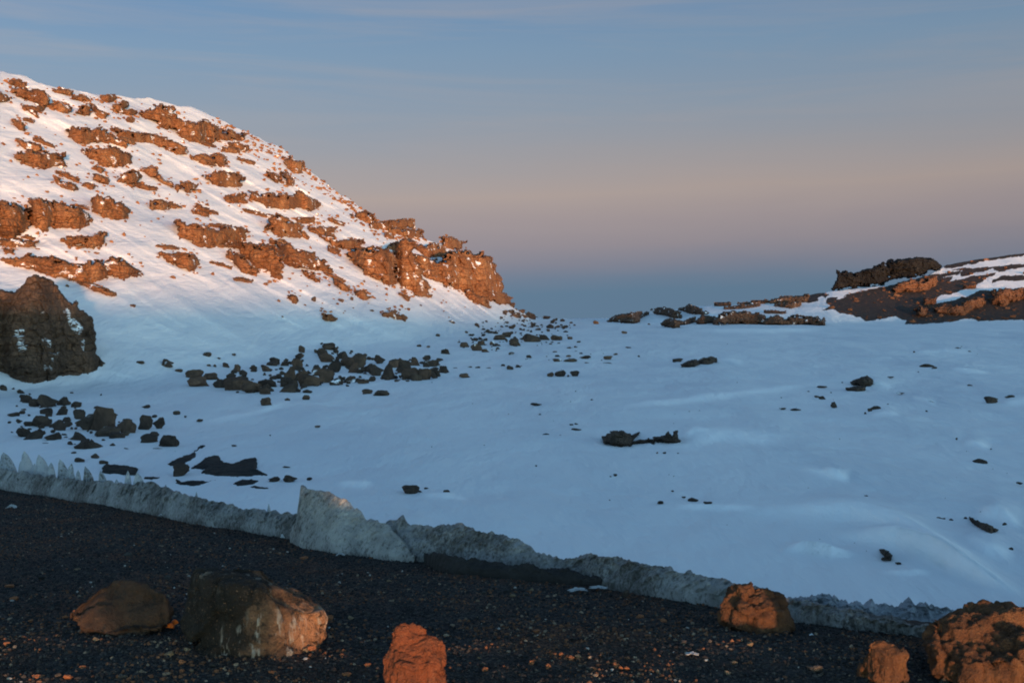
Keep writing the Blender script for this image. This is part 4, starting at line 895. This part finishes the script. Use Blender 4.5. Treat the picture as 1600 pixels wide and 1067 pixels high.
STN = [(122,975,26,M_st_o,'flat orange slab in front of the flat brown boulder',(1,.5,.8)),(104,972,13,M_st_o,'small orange stone left of the orange slab',(1,.6,.6)),
 (148,985,9,M_st_o,'tiny orange stone right of the orange slab',(1,.8,.8)),(150,1005,12,M_st_t,'pale yellowish stone below the flat brown boulder',(1,.7,.6)),
 (265,1032,15,M_st_t,'rounded pale stone near the bottom left of the big dark boulder',(1,.9,.8)),(360,1024,18,M_st_g,'grey stone close in front of the big dark boulder',(1,.7,.6)),
 (412,1026,26,M_st_g,'long brownish stone in front of the big dark boulder',(1,.6,.5)),(487,1020,14,M_st_o,'lit orange stone at the right foot of the big dark boulder',(1,.7,.8)),
 (512,968,18,M_st_o,'orange stone just right of the big dark boulder',(1,.6,.5)),(542,1055,16,M_st_o,'flat orange stone at the bottom edge left of the red boulder',(1,.6,.4)),
 (575,1042,12,M_st_o,'little orange stone at the left of the red boulder',(1,.8,.7)),(877,1024,9,M_st_o,'small round orange stone, top of the group right of the red boulder',(1,.9,.9)),
 (830,1036,9,M_st_o,'small orange stone left in the group right of the red boulder',(1,.9,.9)),(857,1043,9,M_st_o,'lit orange pebble low in the group right of the red boulder',(1,.9,.9)),
 (893,1030,10,M_st_o,'dull red stone in the group right of the red boulder',(1,.9,.7)),(963,1041,10,M_st_o,'left stone of the orange trio at bottom centre',(1,.9,.7)),(970,1045,9,M_st_o,'middle stone of the orange trio at bottom centre',(1,.9,.8)),(980,1046,11,M_st_o,'right stone of the orange trio at bottom centre',(1,.9,.7)),
 (758,1045,11,M_st_o,'dull red stone near the right of the red boulder',(1,.8,.6)),(1172,1008,10,M_st_t,'small pale stone below the squat orange boulder',(1,.7,.9)),(1275,1045,24,M_st_g,'brown stone between the squat boulder and the small square one',(1,.8,.6)),
 (1512,1060,18,M_st_g,'grey stone under the front of the large corner boulder',(1,.7,.8)),(1555,1064,22,M_st_g,'wide grey stone under the middle of the corner boulder',(1,.7,.8)),(1475,1064,16,M_st_g,'dark stone at the left foot of the corner boulder',(1,.7,.8)),
 (13,920,18,M_st_o,'orange lit stone at the left picture edge',(1,.6,.4)),(22,942,14,M_st_o,'reddish stone below the lit stone at the left edge',(1,.7,.6)),(10,1010,10,M_st_o,'small orange stone at the left edge near the bottom',(1,.7,.6)),
 (475,872,14,M_st_o,'small reddish stone beyond the big dark boulder',(1,.5,.4)),(200,865,16,M_st_g,'grey stone on the open gravel left of the big boulder',(1,.6,.4)),(120,893,12,M_st_t,'pale flat stone on the open gravel at left',(1,.6,.4)),
 (284,1054,9,M_st_o,'orange chip at the bottom edge left',(1,.8,.7)),(60,1062,20,M_st_o,'flat reddish stone at the bottom left edge',(1,.7,.4)),(105,1064,16,M_st_o,'orange stone at the bottom edge, second from the left',(1,.7,.6))]
for px, py, s, mt, lab, s3 in STN: stone(px, py, s, mt, lab, GST, s3)
for k in range(110):
    py = 900+165*rk.random()**.8; px = rk.uniform(5, 1595)
    if py < np.interp(px, BX, BB)+22: continue
    lit = rk.random() < .35
    stone(px, py, rk.uniform(5, 13), rk.choice([M_st_o, M_st_t]) if lit else rk.choice([M_st_g, M_st_d]), 'small reddish or tan stone among the gravel' if lit else 'small grey stone sunk in the gravel', 'small reddish stones in the gravel' if lit else 'small grey stones in the gravel', (1, .8, .6))
# rocks along the ice foot
for px, py, w_, h_, lab in [(520,846,30,22,'black rock under the foot of the ice fin'),(690,868,36,26,'dark rough rock in the hollow under the ice ridge'),(667,866,14,16,'small black rock beside the snow scrap under the ridge'),(545,850,20,10,'small dark rock under the right side of the ice fin'),(575,862,26,16,'brown pointed rock in front of the ice ridge'),(978,925,10,16,'narrow dark rock against the ice ridge'),(640,868,30,16,'low brown rock left of the dark hollow')]:
    stone(px, py, w_, M_boul, lab, 'dark rocks at the foot of the ice', (1, .8, h_/w_))

# unseen boulder added in place of a person, to shade the two left boulders
o = fg_rock(394, 1012, [(-70,0,0),(-60,30,160),(0,40,210),(50,20,170),(70,0,0),(0,-50,0),(0,-40,150),(0,70,0)], M_grey, 'unseen boulder added behind the viewer to shade the two left boulders', vox=.02, seed=21)
o.location = (.31, -1.6, GZ-.45); o.scale = (2.5, 1, 2.1)

# ------------------------------------------------------------------ dirty ice ridge
def ice_mat(name, dirt, a=(.50, .52, .55, 1), b=(.33, .35, .36, 1)):
    m, t = newmat(name); co = t.n('ShaderNodeNewGeometry').outputs['Position']
    n1 = t.noise(co, 7, 5, .65, .3); n2 = t.noise(t.mapping(co, (1, 1, .6)), 42, 5, .75); n3 = t.noise(co, 120, 3, .7)
    n0 = t.noise(co, 1.6, 4, .6)
    colr = t.mix(t.math('MULTIPLY', t.math('SUBTRACT', t.math('ADD', t.math('MULTIPLY', n1, .5), t.math('MULTIPLY', n0, .5)), .38, True), 4.5, True), a, b)
    k = t.math('ADD', n2, t.math('MULTIPLY', t.math('SUBTRACT', n0, .5), .6))
    colr = t.mix(t.math('MULTIPLY', t.math('SUBTRACT', k, .57-dirt*.10, True), 6, True), colr, (.06, .055, .05, 1))
    colr = t.mix(t.math('MULTIPLY', t.math('SUBTRACT', n3, .62, True), 5*dirt, True), colr, (.03, .028, .026, 1))
    h = t.math('ADD', n2, t.math('ADD', t.math('MULTIPLY', n3, .3), n1))
    finish(t, colr, .6, h, .9, .03, .4); return m
M_ice = ice_mat('dirty_ice', 1.15, (.33, .335, .34, 1), (.15, .152, .155, 1)); M_fin = ice_mat('fin_ice', .95, (.40, .395, .38, 1), (.19, .19, .19, 1)); M_ice2 = ice_mat('clear_ice', .35, (.40, .42, .46, 1), (.25, .28, .32, 1))
def ridge_sheet(name, x0, x1, yb_f, yt_f, mat, label, cat, thick=.5, step=1.1, amp=.02, seed=0, spik=0.0, group=None, push=0.0):
    px = np.arange(x0, x1, step); n = len(px)
    ybb = yb_f(px)+4; ytt = yt_f(px)+fbm(px/26+seed, 6.1, 0, 2)*2.2+fbm(px/10+seed, 1.1, 0, 4)*2.4+fbm(px/3+seed, 4.1, 0, 2)*1.0*(1+spik)
    ytt = np.minimum(ytt, ybb-1)
    X0, Y0 = g_at(px, ybb); Y0 = Y0+(push(px) if callable(push) else push)
    h = (ybb-ytt)/F*Y0
    rows = []
    nv = max(8, int(np.max(ybb-ytt)/step)+2)
    for j in range(nv):
        u = j/(nv-1)
        py = ybb+(ytt-ybb)*u; a, tz = ray(px, py)
        Dd = Y0+h*(.55*u+.5*u*u)-.03
        X, Z_ = a*Dd, tz*Dd
        d = fbm(X*9+seed, Dd*9, Z_*9, 4)*amp+fbm(X*30, Dd*30, Z_*22, 2)*amp*.45
        cv, ce = cells(X*14+seed, Dd*14, Z_*10); d = d-np.exp(-ce*6)*amp*.6
        Dd = Dd+d*(.15+.85*math.sin(math.pi*min(u*1.2, 1)*.5))
        rows.append(np.stack([a*Dd, Dd, tz*Dd], -1))
    top = rows[-1]
    for k, (dy, dz) in enumerate(((.04, -.005), (.14, -.06), (.35, -.22), (thick+.3, -.8), (thick+1.2, -1.6))):
        q = top.copy(); q[:, 1] += dy; q[:, 0] += dy*.1; q[:, 2] += dz+fbm(q[:, 0]*8, q[:, 1]*8, 0, 2)*.015; rows.append(q)
    rows.insert(0, rows[0]-np.array([0, -.02, .12]))
    G = np.array(rows)
    o = mesh_obj(name, G.reshape(-1, 3), grid_faces(len(rows), n), mat, smooth=True)
    c = Vector(G[1].mean(0)); o.data.transform(Matrix.Translation(-c)); o.location = c
    tag(o, label, cat, group); return o
bbf = lambda x: np.interp(x, BX, BB)
def topf(px):
    xs_ = [-900,-400,0,60,130,200,232,260,300,320,350,400,440,470,560,600,612,622,640,660,690,720,740,762,785,800,815,830,845,860,880,905,918,940,965,985,1010,1050,1090,1140,1240,1300,1360,1420,1500]
    ys_ = [600,665,733,741,751,757,752,766,774,781,789,796,800,803,812,818,814,811,816,821,822,821,826,833,838,840,846,857,866,871,872,869,864,867,871,878,884,890,896,908,936,944,958,971,986]
    return np.interp(px, xs_, ys_)
ridge_sheet('ice_ridge', -420, 1492, bbf, topf, M_ice, 'long dirty grey ridge of old ice and snow edging the gravel', 'ice ridge', seed=2.2, amp=.045)
def fint(px): return np.interp(px, [452,462,467,470,476,500,516,527,545,560,575,590,605,625,650], [836,815,780,757,760,768,771,776,787,800,810,818,822,840,869])
def finb(px): return np.interp(px, [452,470,500,530,560,600,650], [838,846,852,858,860,864,868])
ridge_sheet('ice_fin', 453, 648, finb, fint, M_fin, 'tall pointed fin of dirty ice rising from the ridge, steep on its left', 'ice fin', thick=.1, step=.9, amp=.028, seed=9.0)
ridge_sheet('undercut_shade', 652, 985, lambda x: bbf(x)+np.interp(x, [652, 680, 700, 800, 900, 985], [-6, 10, 14, 10, 3, -5]), lambda x: bbf(x)+np.interp(x, [652, 690, 800, 985], [-2, -5, -3, -4]), M_cinder, 'dark sheet painting the shadow under the middle of the ice ridge', 'painted shade', thick=-.2, step=1.2, amp=.02, seed=17, push=lambda x: -.12*sm(x, 652, 700)*(1-sm(x, 860, 975)))  # dark sheet put in for the shadow below the ice
# spikes of ice (penitentes)
def spike(px, pyt, pyb, wpx, label, group, dist=None, lean=0.0, seed=0):
    X, Y = g_at(px, bbf(px)); Y = float(Y)+.30 if dist is None else dist
    a, _ = ray(px, pyb); a = float(a)
    zt = float(ray(px, pyt)[1])*Y; zb = float(ray(px, pyb)[1])*Y-.35
    wd = wpx/F*Y; nz, na = 12, 12; V = []
    H = zt-zb; extra = .35/H
    for j in range(nz+1):
        u = j/nz; uu = max(0, (u-extra)/(1-extra)); r = (1-uu)**.55*.62*wd+.002
        if u < extra: r = .5*wd*(1+.5*(extra-u)/extra)
        for i in range(na):
            th = i/na*6.283; rr = r*(1+.28*noise.noise(Vector((math.cos(th)*2+seed, math.sin(th)*2, u*3))))
            V.append((math.cos(th)*rr+lean*wd*uu**2, math.sin(th)*rr*.45, u*H))
    Fc = []
    for j in range(nz):
        for i in range(na):
            Fc.append((j*na+i, j*na+(i+1) % na, (j+1)*na+(i+1) % na, (j+1)*na+i))
    o = mesh_obj('ice_spike', V, Fc, M_ice2, smooth=True)
    o.location = (a*Y, Y, zb); o.rotation_euler = (0, 0, seed*1.7 % .5)
    tag(o, label, 'ice spike', group)
GI = 'ice spikes standing along the left ridge'
SPK = [(-2,718,740,12,'ice spike cut by the left picture edge',0),(13,706,742,20,'broad blunt ice spike, first whole one from the left edge',-.35),(33,720,742,8,'small low ice spike in the gap between two broad ones',0),(44,704,744,18,'tallest ice spike, clear and leaning left',-.3),(54,724,744,10,'half sunken ice spike right of the tallest',0),(67,710,746,19,'wide clear ice spike, third of the tall ones',-.3),(80,722,748,12,'slim ice spike behind the third tall one',0),(99,717,750,16,'pointed grey ice spike, fourth of the tall ones',-.3),(110,724,750,12,'pale ice spike leaning on the fourth tall one',.2),(122,734,752,8,'short ice spike before the first gap',0),(139,728,758,14,'curved ice spike after the first gap',-.4),(160,735,760,13,'sharp triangular ice spike in the middle of the row',-.2),(183,748,766,9,'short grey ice spike right of the triangular one',-.1),(200,735,760,9,'narrow ice spike, left of the last tall pair',0),(217,738,758,15,'broad pale ice spike, right of the last tall pair',-.2),(240,754,768,9,'small blunt spike beyond the last tall pair',0),(259,757,772,8,'small pale spike on the falling crest',0),(307,768,784,4,'tiny thin spike above the hollow',0),(386,794,800,4,'tiniest ice tooth on the crest left of the fin',0),(420,787,800,4,'thin needle of ice just left of the fin',0)]
for i, (px, yt_, yb_, w_, lab, ln) in enumerate(SPK): spike(px, yt_, yb_, w_, lab, GI, lean=ln, seed=i*1.37)
# paler blue ice beyond the ridge on the right, standing lower on the slope
def sp_top(px): return np.interp(px, [1225,1240,1262,1285,1300,1318,1340,1352,1362,1372,1384,1400,1412,1422,1432,1450,1462,1475,1490,1530], [938,930,932,926,932,942,941,946,938,945,944,950,944,936,947,943,950,948,956,975])
ridge_sheet('ice_mass', 1226, 1530, lambda px: bbf(px)+4, sp_top, M_ice2, 'pale blue jagged ice behind the low right end of the dirty ridge', 'ice mass', thick=.3, step=1.0, amp=.05, seed=31, spik=1.5, push=1.1)

# ------------------------------------------------------------------ litter and scraps
def scrap(px, py, w_, h_, mat, label, cat, name, seed=0):
    X, Y = g_at(px, py); k = float(Y)/F; r = random.Random(seed); n = 9; V = []; Fc = []
    for j in range(n):
        for i in range(n):
            u, v_ = i/(n-1)-.5, j/(n-1)-.5
            e = 1+.25*math.sin(seed+7*math.atan2(v_, u))
            V.append((u*w_*k*e, v_*w_*k*.6*e, (math.exp(-(u*u*5))*h_*k*(.55+.5*noise.noise(Vector((u*6+seed, v_*6, 0))))+.002)))
    for j in range(n-1):
        for i in range(n-1): Fc.append((j*n+i, j*n+i+1, (j+1)*n+i+1, (j+1)*n+i))
    o = mesh_obj(name, V, Fc, mat, smooth=False)
    so = o.modifiers.new('thickness', 'SOLIDIFY'); so.thickness = .002
    o.location = (float(X), float(Y), float(ground_z(X, Y, False))+.012); o.rotation_euler = (0, 0, r.uniform(-.3, .3)); tag(o, label, cat)
    return o
M_white = flat_mat('white_scrap', (.38, .40, .42, 1)); M_green = flat_mat('green_scrap', (.02, .20, .13, 1)); M_snowbit = flat_mat('snow_lump', (.6, .63, .67, 1))
scrap(812,898,18,7,M_white,'white strip of litter on the gravel near the ridge','litter','litter',1)
scrap(903,921,26,7,M_white,'pale flat scrap below the ridge, left of two','litter','litter',2)
scrap(935,916,24,5,M_white,'thin pale scrap below the ridge, right of two','litter','litter',3)
scrap(1081,1025,18,5,M_white,'white crumpled scrap on the dark gravel at bottom centre right','litter','litter',4)
scrap(532,868,12,6,M_white,'tiny whitish scrap beneath the ice fin','litter','litter',5)
scrap(586,862,10,5,M_snowbit,'small white speck beneath the right slope of the fin','litter','litter',6)
scrap(18,797,14,10,M_white,'pale crumpled scrap near the left edge below the spikes','litter','litter',7)
scrap(716,862,18,14,M_green,'dark green scrap against the ice ridge','litter','litter',8)
scrap(252,803,8,4,M_snowbit,'tiny bluish white fleck at the left ridge foot','litter','litter',9)
scrap(1268,990,6,5,M_snowbit,'tiny white fleck right of the squat orange boulder','litter','litter',10)
for px, py, w_, h_, lab in [(645,856,22,14,'lump of clean white snow in the hollow right of the ice fin'),(443,834,12,8,'small lump of clean snow left of the ice fin')]:
    stone(px, py, w_, M_snowbit, lab, None, (1, .7, h_/w_), name='snow_lump', cat='snow lump')
# orange peel between the two left boulders
M_peel = flat_mat('orange_peel', (.85, .17, .02, 1), .5); M_pith = flat_mat('peel_pith', (.75, .66, .58, 1))
def peel(px, py, s, label, rot):
    X, Y = g_at(px, py); k = float(Y)/F*s
    e = bpy.data.objects.new('orange_peel', None); C.objects.link(e); e.location = (float(X), float(Y), float(ground_z(X, Y, False))+.012); tag(e, label, 'orange peel', 'scraps of orange peel')
    for nm, rad, mt in (('skin', 1.0, M_peel), ('pith', .86, M_pith)):
        V, Fc = [], []; n, m_ = 9, 14
        for j in range(n):
            th = j/(n-1)*1.25
            for i in range(m_):
                ph = i/(m_-1)*3.6
                V.append((math.sin(th)*math.cos(ph)*rad*.5*k, -math.cos(th)*rad*.35*k, math.sin(th)*math.sin(ph)*rad*.5*k+.25*k))
        for j in range(n-1):
            for i in range(m_-1): Fc.append((j*m_+i, j*m_+i+1, (j+1)*m_+i+1, (j+1)*m_+i))
        o = mesh_obj(nm, V, Fc, mt, parent=e); so = o.modifiers.new('thickness', 'SOLIDIFY'); so.thickness = .0015
    e.rotation_euler = rot
peel(264,991,13,'left smaller curl of orange peel between the two left boulders', (0, .5, .5))
peel(277,988,18,'right larger curl of orange peel touching the big dark boulder', (0, -.5, -.5))
